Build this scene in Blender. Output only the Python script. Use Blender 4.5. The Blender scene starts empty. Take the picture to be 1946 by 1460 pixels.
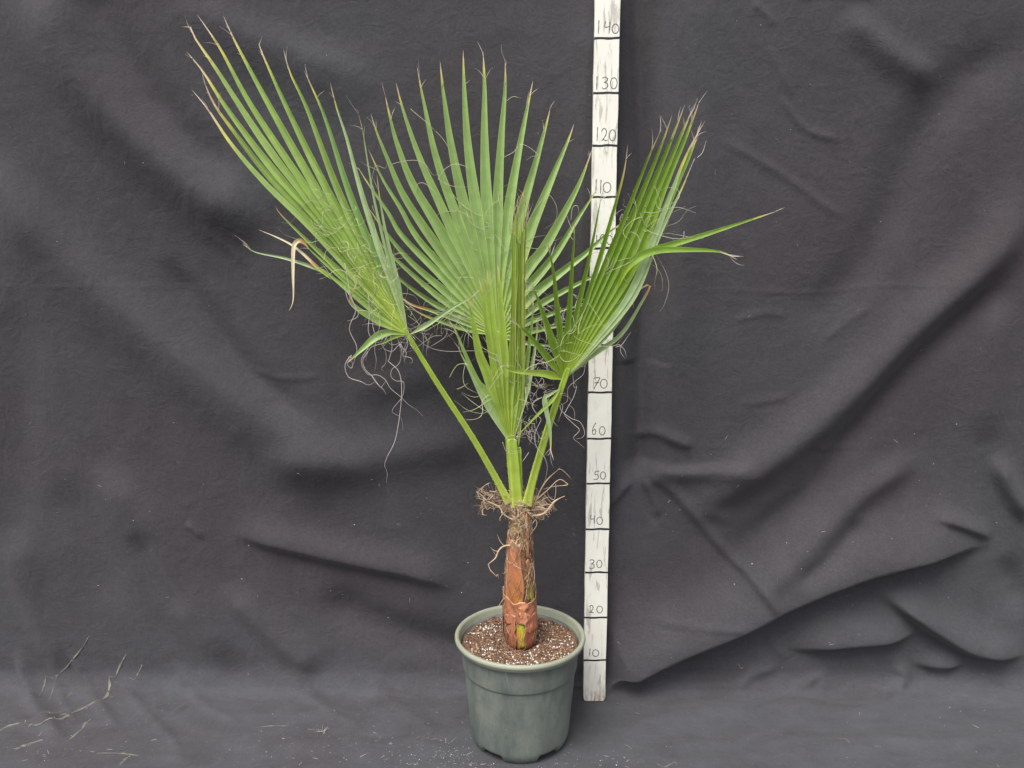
import bpy, math, random
import numpy as np
from mathutils import Vector, noise as mnoise

random.seed(7)
rng = np.random.default_rng(11)
S = 0.01                      # the scene is measured in centimetres, Blender in metres
sc = bpy.context.scene
C = sc.collection

# ------------------------------------------------------------------ camera
FPX, PITCH, CAMZ, CAMD = 1470.0, math.radians(9.5), 98.5, 159.5     # focal length in photo pixels, cm
cam_d = bpy.data.cameras.new('camera')
cam = bpy.data.objects.new('camera', cam_d)
C.objects.link(cam)
cam.location = (0, -CAMD * S, CAMZ * S)
cam.rotation_euler = (math.pi / 2 - PITCH, 0, 0)
cam_d.sensor_width = 36
cam_d.lens = FPX / 1946 * 36
cam_d.clip_start = 0.05
cam_d.clip_end = 100
sc.camera = cam

# ------------------------------------------------------------------ light: bright overcast day
world = bpy.data.worlds.new('World')
sc.world = world
world.use_nodes = True
wn, wl = world.node_tree.nodes, world.node_tree.links
bg = wn['Background']
sky = wn.new('ShaderNodeTexSky')
sky.sky_type = 'NISHITA'
sky.sun_disc = False
SUN_EL, SUN_AZ = math.radians(60), math.radians(212)      # sun behind the camera's left shoulder, veiled
sky.sun_elevation = SUN_EL
sky.sun_rotation = SUN_AZ
sky.air_density = 1.0
sky.dust_density = 4.0
sky.ozone_density = 1.0
hs = wn.new('ShaderNodeHueSaturation')
hs.inputs['Saturation'].default_value = 0.28              # cloud cover takes the blue out
wl.new(sky.outputs[0], hs.inputs['Color'])
wl.new(hs.outputs[0], bg.inputs['Color'])
bg.inputs['Strength'].default_value = 0.095
sun_d = bpy.data.lights.new('sun', 'SUN')
sun = bpy.data.objects.new('sun', sun_d)
C.objects.link(sun)
sun_d.energy = 1.5
sun_d.angle = math.radians(32)
sun_d.color = (1.0, 0.965, 0.91)
sdir = Vector((math.sin(SUN_AZ) * math.cos(SUN_EL), math.cos(SUN_AZ) * math.cos(SUN_EL), math.sin(SUN_EL)))
sun.rotation_euler = sdir.to_track_quat('Z', 'Y').to_euler()
sun.location = sdir * 3
sc.view_settings.view_transform = 'Standard'
sc.view_settings.look = 'None'
sc.view_settings.exposure = 1.08
sc.view_settings.gamma = 1.0
sc.view_settings.use_curve_mapping = False
sc.render.engine = 'CYCLES'
sc.render.resolution_x, sc.render.resolution_y = 1024, 768

# ------------------------------------------------------------------ helpers
CT, ST = math.cos(PITCH), math.sin(PITCH)


def ray(px, py):
    u, v = (px - 973) / FPX, (730 - py) / FPX
    return u, CT + v * ST, -ST + v * CT


def at(px, py, Y):
    """Point (cm) seen at a photograph position that stands Y cm behind (+) or before (-) the stick's foot."""
    dx, dy, dz = ray(px, py)
    k = (Y + CAMD) / dy
    return np.array([dx * k, Y, CAMZ + dz * k])


def on_floor(px, py):
    dx, dy, dz = ray(px, py)
    k = -CAMZ / dz
    return dx * k, -CAMD + dy * k


def tag(o, label=None, cat=None, group=None, kind=None):
    if label: o['label'] = label
    if cat: o['category'] = cat
    if group: o['group'] = group
    if kind: o['kind'] = kind
    return o


def empty(name, loc):
    o = bpy.data.objects.new(name, None)
    C.objects.link(o)
    o.location = Vector(loc) * S
    o.empty_display_size = 0.05
    return o


def mesh_obj(name, verts, faces, mat, parent=None, origin=(0, 0, 0), cols=None, uvs=None, smooth=True):
    """verts in cm, world axes; origin is what the vertices are measured from."""
    v = (np.asarray(verts, dtype=np.float64) - np.asarray(origin)) * S
    me = bpy.data.meshes.new(name)
    me.from_pydata(v.tolist(), [], [tuple(int(i) for i in f) for f in faces])
    if smooth:
        me.polygons.foreach_set('use_smooth', [True] * len(me.polygons))
    if cols is not None:
        c = np.ones((len(v), 4), dtype=np.float32)
        c[:, :3] = np.asarray(cols, dtype=np.float32)
        a = me.color_attributes.new('Col', 'FLOAT_COLOR', 'POINT')
        a.data.foreach_set('color', c.ravel())
    if uvs is not None:
        uvs = np.asarray(uvs, dtype=np.float32)
        ul = me.uv_layers.new(name='UVMap')
        li = np.empty(len(me.loops), dtype=np.int32)
        me.loops.foreach_get('vertex_index', li)
        ul.data.foreach_set('uv', uvs[li].ravel())
    me.update()
    o = bpy.data.objects.new(name, me)
    C.objects.link(o)
    if mat: me.materials.append(mat)
    if parent:
        o.parent = parent
    else:
        o.location = Vector(origin) * S
    return o


def grid_faces(nu, nv, wrap=False):
    f = []
    for i in range(nu - 1):
        for j in range(nv if wrap else nv - 1):
            j2 = (j + 1) % nv
            f.append((i * nv + j, i * nv + j2, (i + 1) * nv + j2, (i + 1) * nv + j))
    return f


class Nodes:
    def __init__(s, name):
        s.m = bpy.data.materials.new(name)
        s.m.use_nodes = True
        s.n, s.l = s.m.node_tree.nodes, s.m.node_tree.links
        s.p = s.n['Principled BSDF']
        s.out = s.n['Material Output']

    def new(s, t, **kw):
        nd = s.n.new(t)
        for k, v in kw.items():
            if hasattr(nd, k): setattr(nd, k, v)
            else: nd.inputs[k].default_value = v
        return nd

    def link(s, a, b): s.l.new(a, b)

    def coords(s, scale=(1, 1, 1), kind='Object', rot=(0, 0, 0)):
        tc = s.new('ShaderNodeTexCoord')
        mp = s.new('ShaderNodeMapping')
        mp.inputs['Scale'].default_value = scale
        mp.inputs['Rotation'].default_value = rot
        s.link(tc.outputs[kind], mp.inputs[0])
        return mp.outputs[0]

    def noise(s, co, scale, detail=4, rough=0.55, dist=0.0):
        nd = s.new('ShaderNodeTexNoise')
        nd.inputs['Scale'].default_value = scale
        nd.inputs['Detail'].default_value = detail
        nd.inputs['Roughness'].default_value = rough
        nd.inputs['Distortion'].default_value = dist
        s.link(co, nd.inputs['Vector'])
        return nd.outputs['Fac']

    def ramp(s, fac, stops):
        r = s.new('ShaderNodeValToRGB')
        e = r.color_ramp.elements
        while len(e) < len(stops): e.new(0.5)
        for k, (p, c) in enumerate(stops):
            e[k].position = p
            e[k].color = (*c, 1) if len(c) == 3 else c
        s.link(fac, r.inputs[0])
        return r.outputs[0]

    def mix(s, fac, a, b, mode='MIX'):
        m = s.new('ShaderNodeMix')
        m.data_type = 'RGBA'
        m.blend_type = mode
        for sock, val in ((m.inputs[0], fac), (m.inputs[6], a), (m.inputs[7], b)):
            if hasattr(val, 'is_linked'): s.link(val, sock)
            elif isinstance(val, (int, float)): sock.default_value = val
            else: sock.default_value = (*val, 1)
        return m.outputs[2]

    def math(s, op, a, b=0.0):
        m = s.new('ShaderNodeMath')
        m.operation = op
        for sock, val in ((m.inputs[0], a), (m.inputs[1], b)):
            if hasattr(val, 'is_linked'): s.link(val, sock)
            else: sock.default_value = val
        return m.outputs[0]

    def bump(s, h, strength, dist, prev=None):
        b = s.new('ShaderNodeBump')
        b.inputs['Strength'].default_value = strength
        b.inputs['Distance'].default_value = dist
        s.link(h, b.inputs['Height'])
        if prev: s.link(prev, b.inputs['Normal'])
        return b.outputs[0]


def g3(v): return (v, v, v)


# ------------------------------------------------------------------ materials
def mat_cloth():
    N = Nodes('black_cotton')
    co = N.coords()
    big = N.noise(co, 1.6, 3)
    col = N.ramp(big, [(0.35, (0.0525, 0.0455, 0.0505)), (0.65, (0.0550, 0.0550, 0.0605))])
    mott = N.noise(co, 14, 6, 0.65)
    col = N.mix(1.0, col, N.ramp(mott, [(0.3, g3(0.90)), (0.7, g3(1.10))]), 'MULTIPLY')
    fine = N.noise(N.coords((1, 1, 1)), 210, 4, 0.7)
    col = N.mix(1.0, col, N.ramp(fine, [(0.3, g3(0.82)), (0.7, g3(1.2))]), 'MULTIPLY')
    # pale dust and dried soil smears, mostly where people step on the floor part
    geo = N.new('ShaderNodeSeparateXYZ')
    tc = N.new('ShaderNodeTexCoord')
    N.link(tc.outputs['Object'], geo.inputs[0])
    low = N.new('ShaderNodeMapRange')
    low.inputs[1].default_value, low.inputs[2].default_value = 0.30, 0.0
    N.link(geo.outputs[2], low.inputs[0])
    d1 = N.noise(N.coords((1.0, 2.4, 2.4), rot=(0, 0, 0.35)), 7, 9, 0.72, 0.6)
    dm = N.ramp(d1, [(0.36, g3(0)), (0.74, g3(1))])
    dm = N.math('MULTIPLY', dm, low.outputs[0])
    dm = N.math('MULTIPLY', dm, 0.36)
    col = N.mix(dm, col, (0.112, 0.126, 0.145))
    d2 = N.noise(N.coords((3.5, 9, 9), rot=(0, 0, 0.5)), 9, 8, 0.75, 1.2)
    d2m = N.ramp(d2, [(0.60, g3(0)), (0.72, g3(1))])
    d2m = N.math('MULTIPLY', d2m, low.outputs[0])
    d2m = N.math('MULTIPLY', d2m, 0.28)
    col = N.mix(d2m, col, (0.24, 0.22, 0.19))
    N.link(col, N.p.inputs['Base Color'])
    N.p.inputs['Roughness'].default_value = 0.88
    N.p.inputs['Specular IOR Level'].default_value = 0.25
    N.p.inputs['Sheen Weight'].default_value = 0.10
    N.p.inputs['Sheen Roughness'].default_value = 0.5
    wr = N.noise(N.coords((1, 1, 1.4), rot=(0.2, 0.5, 0)), 22, 5, 0.6, 0.9)
    rid = N.math('ABSOLUTE', N.math('SUBTRACT', wr, 0.5))
    rid2 = N.math('ABSOLUTE', N.math('SUBTRACT', N.noise(N.coords((1.6, 1, 0.9), rot=(0, 0.9, 0)), 9, 3, 0.5, 1.5), 0.5))
    b = N.bump(rid, 0.22, 0.012)
    b = N.bump(rid2, 0.15, 0.02, b)
    b = N.bump(fine, 0.25, 0.0012, b)
    N.link(b, N.p.inputs['Normal'])
    return N.m


def mat_leaf(name, rough=0.42, trans=0.30, stripes=True):
    N = Nodes(name)
    at_ = N.new('ShaderNodeAttribute', attribute_name='Col')
    co = N.coords((1, 1, 1))
    n1 = N.noise(co, 45, 4)
    col = N.mix(1.0, at_.outputs['Color'], N.ramp(n1, [(0.3, g3(0.88)), (0.7, g3(1.12))]), 'MULTIPLY')
    uv = N.coords((9, 0.35, 1), 'UV')
    st = N.noise(uv, 3.0, 3, 0.6)
    col = N.mix(1.0, col, N.ramp(st, [(0.3, g3(0.76)), (0.7, g3(1.18))]), 'MULTIPLY')
    N.link(col, N.p.inputs['Base Color'])
    N.p.inputs['Roughness'].default_value = rough
    N.p.inputs['Specular IOR Level'].default_value = 0.42
    b = N.bump(st, 0.30, 0.0008)
    N.link(b, N.p.inputs['Normal'])
    if trans:
        tr = N.new('ShaderNodeBsdfTranslucent')
        c2 = N.mix(1.0, col, (1.2, 1.15, 0.5), 'MULTIPLY')
        N.link(c2, tr.inputs['Color'])
        ms = N.new('ShaderNodeMixShader')
        ms.inputs[0].default_value = trans
        N.link(N.p.outputs[0], ms.inputs[1])
        N.link(tr.outputs[0], ms.inputs[2])
        N.link(ms.outputs[0], N.out.inputs['Surface'])
    return N.m


def mat_attr(name, rough=0.75, n_scale=60, amp=0.25, bump=0.5, bdist=0.002, stretch=(1, 1, 1), spec=0.3):
    N = Nodes(name)
    at_ = N.new('ShaderNodeAttribute', attribute_name='Col')
    co = N.coords(stretch)
    n1 = N.noise(co, n_scale, 6, 0.65, 0.4)
    col = N.mix(1.0, at_.outputs['Color'], N.ramp(n1, [(0.28, g3(1 - amp)), (0.72, g3(1 + amp))]), 'MULTIPLY')
    N.link(col, N.p.inputs['Base Color'])
    N.p.inputs['Roughness'].default_value = rough
    N.p.inputs['Specular IOR Level'].default_value = spec
    N.link(N.bump(n1, bump, bdist), N.p.inputs['Normal'])
    return N.m


def mat_paint():
    N = Nodes('white_painted_wood')
    co = N.coords((1, 1, 1))
    base = N.ramp(N.noise(co, 9, 3), [(0.3, (0.80, 0.775, 0.685)), (0.7, (0.86, 0.85, 0.775))])
    # grey scuffs
    sm = N.ramp(N.noise(N.coords((2, 2, 0.9)), 26, 8, 0.75), [(0.57, g3(0)), (0.78, g3(1))])
    base = N.mix(N.math('MULTIPLY', sm, 0.34), base, (0.40, 0.37, 0.32))
    # cracks along the grain where the paint has opened
    gr = N.noise(N.coords((16, 16, 1.7), rot=(0, 0.03, 0)), 7.5, 6, 0.62, 0.5)
    cr = N.ramp(gr, [(0.57, g3(0)), (0.615, g3(1))])
    where = N.ramp(N.noise(co, 11, 2), [(0.37, g3(0)), (0.53, g3(1))])
    k = N.math('MULTIPLY', cr, where)
    base = N.mix(N.math('MULTIPLY', k, 0.45), base, (0.20, 0.16, 0.11))
    # worn, stained foot
    geo = N.new('ShaderNodeSeparateXYZ')
    tc = N.new('ShaderNodeTexCoord')
    N.link(tc.outputs['Object'], geo.inputs[0])
    lo = N.new('ShaderNodeMapRange')
    lo.inputs[1].default_value, lo.inputs[2].default_value = 0.05, 0.0
    N.link(geo.outputs[2], lo.inputs[0])
    ft = N.ramp(N.noise(N.coords((3, 3, 1)), 40, 5, 0.7), [(0.42, g3(0)), (0.66, g3(1))])
    ftm = N.math('MULTIPLY', N.math('POWER', lo.outputs[0], 1.6), ft)
    base = N.mix(ftm, base, (0.30, 0.17, 0.11))
    N.link(base, N.p.inputs['Base Color'])
    N.p.inputs['Roughness'].default_value = 0.55
    b = N.bump(cr, 0.6, -0.0012)
    b = N.bump(gr, 0.25, 0.0012, b)
    N.link(b, N.p.inputs['Normal'])
    return N.m


def mat_ink(name, c):
    N = Nodes(name)
    n = N.noise(N.coords(), 90, 4, 0.7)
    N.link(N.ramp(n, [(0.3, tuple(x * 0.75 for x in c)), (0.75, tuple(x * 1.7 for x in c))]), N.p.inputs['Base Color'])
    N.p.inputs['Roughness'].default_value = 0.6
    return N.m


def mat_pot(name, c, dusty):
    N = Nodes(name)
    co = N.coords()
    base = N.ramp(N.noise(co, 9, 5, 0.6), [(0.3, tuple(x * 0.86 for x in c)), (0.7, tuple(x * 1.1 for x in c))])
    dust = N.ramp(N.noise(N.coords((1, 1, 0.45)), 15, 8, 0.72), [(0.40, g3(0)), (0.75, g3(1))])
    base = N.mix(N.math('MULTIPLY', dust, dusty), base, (0.36, 0.37, 0.31))
    sp = N.ramp(N.noise(co, 120, 3, 0.6), [(0.70, g3(0)), (0.76, g3(1))])
    base = N.mix(N.math('MULTIPLY', sp, 0.6), base, (0.42, 0.42, 0.38))
    scr = N.ramp(N.noise(N.coords((2.2, 2.2, 5), rot=(0, 0.5, 0)), 16, 7, 0.7, 0.8), [(0.66, g3(0)), (0.72, g3(1))])
    base = N.mix(N.math('MULTIPLY', scr, 0.55), base, tuple(x * 0.42 for x in c))
    lt = N.ramp(N.noise(N.coords((5, 5, 1.4), rot=(0.3, 0.2, 0)), 13, 8, 0.75, 1.5), [(0.60, g3(0)), (0.68, g3(1))])
    base = N.mix(N.math('MULTIPLY', lt, 0.35), base, (0.40, 0.41, 0.37))
    mud = N.ramp(N.noise(N.coords((1, 1, 1)), 33, 6, 0.7, 0.4), [(0.66, g3(0)), (0.73, g3(1))])
    base = N.mix(N.math('MULTIPLY', mud, 0.45), base, (0.17, 0.13, 0.095))
    N.link(base, N.p.inputs['Base Color'])
    N.p.inputs['Roughness'].default_value = 0.52
    N.p.inputs['Specular IOR Level'].default_value = 0.4
    bb = N.noise(co, 70, 5, 0.7)
    b = N.bump(bb, 0.18, 0.0012)
    b = N.bump(scr, 0.3, -0.0008, b)
    N.link(b, N.p.inputs['Normal'])
    return N.m


M_CLOTH = mat_cloth()
M_LEAF = mat_leaf('palm_leaf')
M_STALK = mat_leaf('palm_stalk', 0.38, 0.0)
M_THREAD = mat_attr('leaf_thread', 0.7, 30, 0.15, 0.0)
M_FIBRE = mat_attr('dry_fibre', 0.85, 160, 0.3, 0.3, 0.0008)
M_SHEATH = mat_attr('dry_sheath', 0.42, 26, 0.34, 0.55, 0.003, (1.4, 1.4, 0.35), 0.4)
M_TRUNK = mat_attr('fibrous_trunk', 0.85, 70, 0.5, 0.9, 0.003, (1, 1, 0.6))
M_SOIL = mat_attr('potting_soil', 0.95, 120, 0.5, 0.9, 0.003)
M_CRUMB = mat_attr('soil_crumb', 0.92, 150, 0.3, 0.5, 0.001)
M_PERL = mat_attr('perlite', 0.9, 200, 0.12, 0.3, 0.0006)
M_DRY = mat_attr('dried_shred', 0.85, 80, 0.35, 0.5, 0.001)
M_PAINT = mat_paint()
M_TICK = mat_ink('black_marker_line', (0.014, 0.014, 0.017))
M_PEN = mat_ink('grey_pen', (0.085, 0.085, 0.088))
M_POT = mat_pot('grey_green_plastic', (0.108, 0.128, 0.116), 0.55)
M_RIM = mat_pot('worn_green_plastic_rim', (0.27, 0.285, 0.21), 0.6)

# ------------------------------------------------------------------ backdrop cloth: floor and wall in one sheet
WALL_Y, CORNER = 4.2, 5.0
# fold: points (photo positions on the cloth), height cm, width above, width below (cm), kind
FOLDS = []


def cloth_s(px, py):
    """photo position -> (x, s) on the cloth; s = height on the wall, negative = distance out on the floor."""
    p = at(px, py, WALL_Y)
    if p[2] >= 1.5:
        return p[0], p[2]
    x, y = on_floor(px, py)
    return x, -(WALL_Y - y)


def fold(pts, A, w1, w2=None, taper=0.2):
    k = 1.0 if max(w1, w2 or w1) < 1.6 else 1.55
    FOLDS.append(([cloth_s(*p) for p in pts], A * k, w1, w2 if w2 else w1, taper))


# broad soft folds, upper left
fold([(60, -60), (150, 140), (255, 262), (380, 372), (520, 470)], 2.4, 5.0, 6.0)
fold([(-60, 260), (60, 430), (210, 580), (400, 735), (590, 860), (760, 930)], 2.0, 4.6, 8.0)
fold([(120, -60), (235, 120), (330, 255), (470, 360)], -1.0, 4.0)
fold([(296, 490), (390, 615), (452, 697), (514, 755), (596, 808)], -0.9, 2.8, 2.8)
fold([(330, -40), (420, 60), (560, 120), (720, 190)], 1.0, 4.0, 6.0)
fold([(464, 708), (530, 728), (617, 726)], 0.22, 0.7)
fold([(500, 770), (560, 790), (600, 815)], -0.3, 0.8)
fold([(640, 750), (760, 740), (860, 700)], 0.5, 3.5)
fold([(480, 880), (640, 885), (860, 850), (950, 830)], 1.2, 4.5, 5.0)
fold([(345, 1003), (365, 1018), (385, 1040)], 0.55, 1.0, 0.6)
fold([(430, 1020), (560, 1050), (690, 1078), (790, 1098), (880, 1128)], 1.4, 4.0, 1.5)
fold([(180, 880), (240, 960), (300, 1040), (350, 1130), (405, 1215), (462, 1300)], 1.3, 4.6, 4.6)
fold([(90, 900), (150, 1000), (190, 1090), (200, 1180)], -0.6, 5.0)
fold([(420, 1120), (490, 1190), (560, 1250), (620, 1290)], 1.2, 3.5, 2.5)
fold([(600, 1130), (720, 1200), (850, 1240), (950, 1255)], -1.5, 4.5)
fold([(20, 1010), (60, 1150), (120, 1260), (145, 1300)], 0.9, 3.8, 3.8)
fold([(250, 1010), (300, 1100), (360, 1180)], -0.8, 3.0)
fold([(30, 540), (40, 700), (30, 900), (25, 1100)], -0.5, 5.0)
fold([(-30, 300), (40, 420), (95, 520)], 0.4, 4.0)
# centre
fold([(620, 60), (680, 240), (700, 420), (690, 560)], 0.6, 7.0)
fold([(1120, -80), (1125, 200), (1120, 500), (1110, 800), (1090, 900)], 0.9, 3.5)
# channel beside the stick
fold([(1216, -80), (1222, 250), (1235, 450), (1222, 700), (1220, 880)], -2.9, 3.0, 3.4, 0.02)
fold([(1320, -80), (1330, 240), (1300, 480), (1290, 760)], 0.7, 6.0)
# gather right of the stick
fold([(1206, 850), (1240, 832), (1275, 842), (1320, 860)], 0.9, 1.4, 1.0)
fold([(1205, 893), (1280, 903), (1360, 898), (1435, 890)], 1.1, 1.0, 2.6)
fold([(1215, 905), (1270, 935), (1315, 985), (1375, 1055), (1425, 1100), (1470, 1170)], 0.75, 1.5, 0.8)
fold([(1205, 915), (1180, 940), (1150, 975)], 0.7, 1.2, 0.7)
fold([(1222, 915), (1240, 955), (1250, 990)], 0.55, 0.8, 0.8)
fold([(1208, 912), (1225, 950), (1245, 1010)], -0.4, 0.8, 0.8)
fold([(1320, 970), (1370, 990), (1400, 985)], 0.4, 1.5)
# long diagonal rolls, right
fold([(1980, 60), (1840, 160), (1750, 270), (1700, 400), (1600, 560), (1480, 640)], -1.0, 5.0)
fold([(1980, 330), (1880, 500), (1745, 625), (1620, 750), (1500, 850), (1380, 930), (1270, 1000)], 2.2, 4.6, 4.2)
fold([(1960, 480), (1850, 590), (1710, 715), (1605, 850), (1540, 940), (1440, 1020), (1350, 1085)], -1.1, 3.4, 3.8)
fold([(1760, 870), (1640, 940), (1560, 1010), (1470, 1090), (1400, 1140)], 1.3, 3.0, 3.0)
fold([(1640, 990), (1570, 1060), (1500, 1110)], -0.7, 2.0)
fold([(1905, 560), (1880, 720), (1870, 860)], 0.9, 4.0)
# hard diagonal fold
fold([(1090, 1345), (1150, 1312), (1270, 1243), (1410, 1187), (1500, 1142), (1640, 1087), (1800, 1052), (1900, 1040)], 3.6, 9.0, 1.35, 0.05)
fold([(1478, 1240), (1600, 1226), (1700, 1216), (1762, 1192)], 2.2, 5.5, 1.1)
fold([(1660, 1120), (1760, 1195), (1850, 1243), (1960, 1252)], 2.6, 5.0, 1.2)
fold([(1725, 1264), (1790, 1272), (1850, 1262)], 1.3, 3.0, 0.9)
fold([(1385, 1065), (1410, 1090), (1470, 1160)], 0.5, 0.9)
fold([(1760, 985), (1830, 1008), (1892, 1036)], 0.9, 2.2, 0.8)
fold([(1885, 870), (1915, 940), (1960, 1010)], 1.5, 3.0, 1.4)
fold([(1900, 1060), (1930, 1120), (1950, 1190)], -1.2, 3.5)
fold([(1460, 1200), (1476, 1240), (1500, 1262)], 0.5, 1.0)
fold([(1400, 1322), (1425, 1290), (1480, 1275)], 0.8, 1.4)
fold([(1500, 1320), (1545, 1300), (1565, 1322)], 0.7, 1.2)
fold([(1690, 1338), (1702, 1300), (1690, 1270)], 0.9, 1.6)
fold([(1560, 1340), (1640, 1345), (1760, 1330), (1900, 1300)], 0.7, 2.6)
fold([(1230, 1176), (1330, 1183), (1420, 1186)], 0.35, 0.9, 0.7)
# ironed-in crease across the sheet, small creases upper right
fold([(-60, 558), (200, 554), (380, 560), (520, 562)], 0.07, 0.35, 0.35, 0.3)
fold([(1240, 556), (1400, 563), (1560, 566), (1700, 552), (1960, 560)], 0.10, 0.4, 0.35, 0.3)
fold([(1428, 14), (1455, 38), (1472, 62)], 0.3, 0.6)
fold([(1460, 95), (1485, 150), (1505, 200)], 0.26, 0.6)
fold([(1480, 190), (1510, 235), (1540, 262), (1600, 277)], 0.32, 0.7)
fold([(1350, 268), (1440, 315), (1510, 360), (1570, 405), (1620, 430)], 0.3, 0.8)
fold([(1598, 30), (1680, 110), (1790, 175)], 0.9, 3.0)
fold([(1500, 10), (1580, 0), (1680, 12)], 0.25, 0.7)
fold([(1390, 620), (1450, 605), (1500, 612)], 0.2, 0.8)
fold([(1560, 660), (1610, 620), (1660, 590)], 0.22, 0.8)
fold([(1400, 765), (1430, 775), (1500, 760)], 0.2, 0.8)
fold([(1540, 855), (1580, 862), (1640, 858)], 0.22, 0.7)
fold([(280, 230), (330, 300), (420, 340)], 0.15, 0.7)
fold([(380, 440), (430, 480), (470, 520)], 0.2, 0.9)
# bunched cloth where the wall part meets the floor
fold([(130, 1235), (175, 1310), (232, 1385)], 0.9, 1.3, 1.0)
fold([(28, 1240), (62, 1320), (125, 1405)], 0.9, 1.6, 1.1)
fold([(85, 1262), (120, 1318), (150, 1372)], 0.6, 1.0, 0.8)
fold([(330, 1262), (382, 1330), (470, 1372)], 0.7, 1.5, 1.0)
fold([(560, 1255), (602, 1330), (690, 1382)], 0.55, 1.6, 1.2)
fold([(220, 1290), (262, 1330), (330, 1400), (350, 1440)], 0.6, 1.2, 0.9)
fold([(0, 1350), (110, 1370), (240, 1368)], 0.5, 1.0, 0.8)
fold([(700, 1290), (760, 1340), (830, 1380)], 0.45, 1.6)
# floor
fold([(300, 1310), (420, 1302), (600, 1302), (800, 1300)], 0.35, 2.5)
fold([(0, 1392), (160, 1345), (300, 1322)], 0.55, 1.6)
fold([(60, 1455), (260, 1430), (420, 1440)], 0.6, 1.3)
fold([(300, 1350), (480, 1395), (640, 1410), (760, 1400)], 0.45, 2.6)
fold([(290, 1336), (330, 1352), (360, 1330)], 0.5, 0.9)
fold([(1250, 1330), (1400, 1345), (1560, 1332), (1640, 1365)], 0.5, 2.0)
fold([(1500, 1440), (1640, 1400), (1800, 1405), (1960, 1380)], 0.6, 2.2)
fold([(1180, 1440), (1280, 1430), (1360, 1445)], 0.35, 1.4)


def cloth_height(X, Sv):
    """X, Sv: arrays of cm. displacement toward the room."""
    H = np.zeros_like(X)
    for pts, A, w1, w2, taper in FOLDS:
        P = np.array(pts)
        # smooth the polyline
        t = np.linspace(0, len(P) - 1, (len(P) - 1) * 7 + 1)
        i = np.clip(t.astype(int), 0, len(P) - 2)
        f = (t - i)[:, None]
        p0, p1, p2, p3 = P[np.clip(i - 1, 0, None)], P[i], P[i + 1], P[np.clip(i + 2, None, len(P) - 1)]
        Q = 0.5 * (2 * p1 + (p2 - p0) * f + (2 * p0 - 5 * p1 + 4 * p2 - p3) * f ** 2 + (3 * p1 - p0 - 3 * p2 + p3) * f ** 3)
        L = np.concatenate([[0], np.cumsum(np.linalg.norm(np.diff(Q, axis=0), axis=1))])
        r = 3.0 * max(w1, w2)
        m = (X > Q[:, 0].min() - r) & (X < Q[:, 0].max() + r) & (Sv > Q[:, 1].min() - r) & (Sv < Q[:, 1].max() + r)
        if not m.any(): continue
        x, s = X[m], Sv[m]
        bd = np.full(x.shape, 1e9); bs = np.zeros_like(bd); bt = np.zeros_like(bd)
        for k in range(len(Q) - 1):
            a, b = Q[k], Q[k + 1]
            d = b - a
            ll = max(1e-6, d @ d)
            u = np.clip(((x - a[0]) * d[0] + (s - a[1]) * d[1]) / ll, 0, 1)
            dx, ds = x - (a[0] + u * d[0]), s - (a[1] + u * d[1])
            dd = np.hypot(dx, ds)
            better = dd < bd
            bd[better] = dd[better]
            nx, ns = -d[1], d[0]
            if ns < 0 or (abs(ns) < 1e-6 and nx < 0): nx, ns = -nx, -ns      # positive side = upper side
            bs[better] = np.sign(dx * nx + ds * ns)[better]
            bt[better] = ((L[k] + u * (L[k + 1] - L[k])) / L[-1])[better]
        w = np.where(bs >= 0, w1, w2)
        g = np.exp(-(bd / w) ** 2)
        if taper > 0.03:
            tp = max(taper, min(0.5, 2.2 * max(w1, w2) / L[-1]))
            e = np.clip(np.minimum(bt, 1 - bt) / tp, 0, 1)
            g = g * (e * e * (3 - 2 * e))
        H[m] += A * g
    # gentle overall billow and small crumple
    H += 0.9 * np.sin(X * 0.031 + 0.8) * np.sin(Sv * 0.021 + 0.4) * (Sv > -1)
    H += 0.35 * np.sin(X * 0.11 + Sv * 0.07) * np.sin(Sv * 0.05 - X * 0.043)
    return H


def crumple(X, Sv):
    out = np.empty(X.size)
    xf, sf = X.ravel(), Sv.ravel()
    for k in range(X.size):
        v = Vector((xf[k] * 0.11, sf[k] * 0.11, 3.3))
        a = mnoise.noise(v)
        b = mnoise.noise(v * 2.7 + Vector((9, 2, 5)))
        out[k] = 0.16 * (0.5 - abs(a)) + 0.07 * (0.5 - abs(b))
    return out.reshape(X.shape)


def cloth_point(X, Sv, H):
    """profile: floor -> rounded corner -> wall; displaced along the profile's normal."""
    q = CORNER * math.pi / 4          # half arc length of the corner
    y = np.empty_like(X); z = np.empty_like(X); ny = np.empty_like(X); nz = np.empty_like(X)
    fl, wa = Sv < -q, Sv > q
    co = ~(fl | wa)
    y[fl] = WALL_Y - CORNER + (Sv[fl] + q); z[fl] = 0; ny[fl] = 0; nz[fl] = 1
    y[wa] = WALL_Y; z[wa] = CORNER + (Sv[wa] - q); ny[wa] = -1; nz[wa] = 0
    a = (Sv[co] + q) / (2 * q) * math.pi / 2
    y[co] = WALL_Y - CORNER + CORNER * np.sin(a); z[co] = CORNER - CORNER * np.cos(a)
    ny[co] = -np.sin(a); nz[co] = np.cos(a)
    return X, y + ny * H, z + nz * H


def floor_calm(X, Sv):
    """flatten the sheet where pot and stick stand on it."""
    k = np.ones_like(X)
    y = WALL_Y + Sv
    d = np.hypot(X - 1.6, y + 13.0)
    k *= np.clip((d - 9.5) / 5.0, 0, 1)
    d2 = np.maximum(np.abs(X - 18.2) - 2.6, np.abs(y) - 1.2)
    k *= np.where(Sv < 6, np.clip(d2 / 3.0, 0, 1), 1)
    return k


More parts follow.
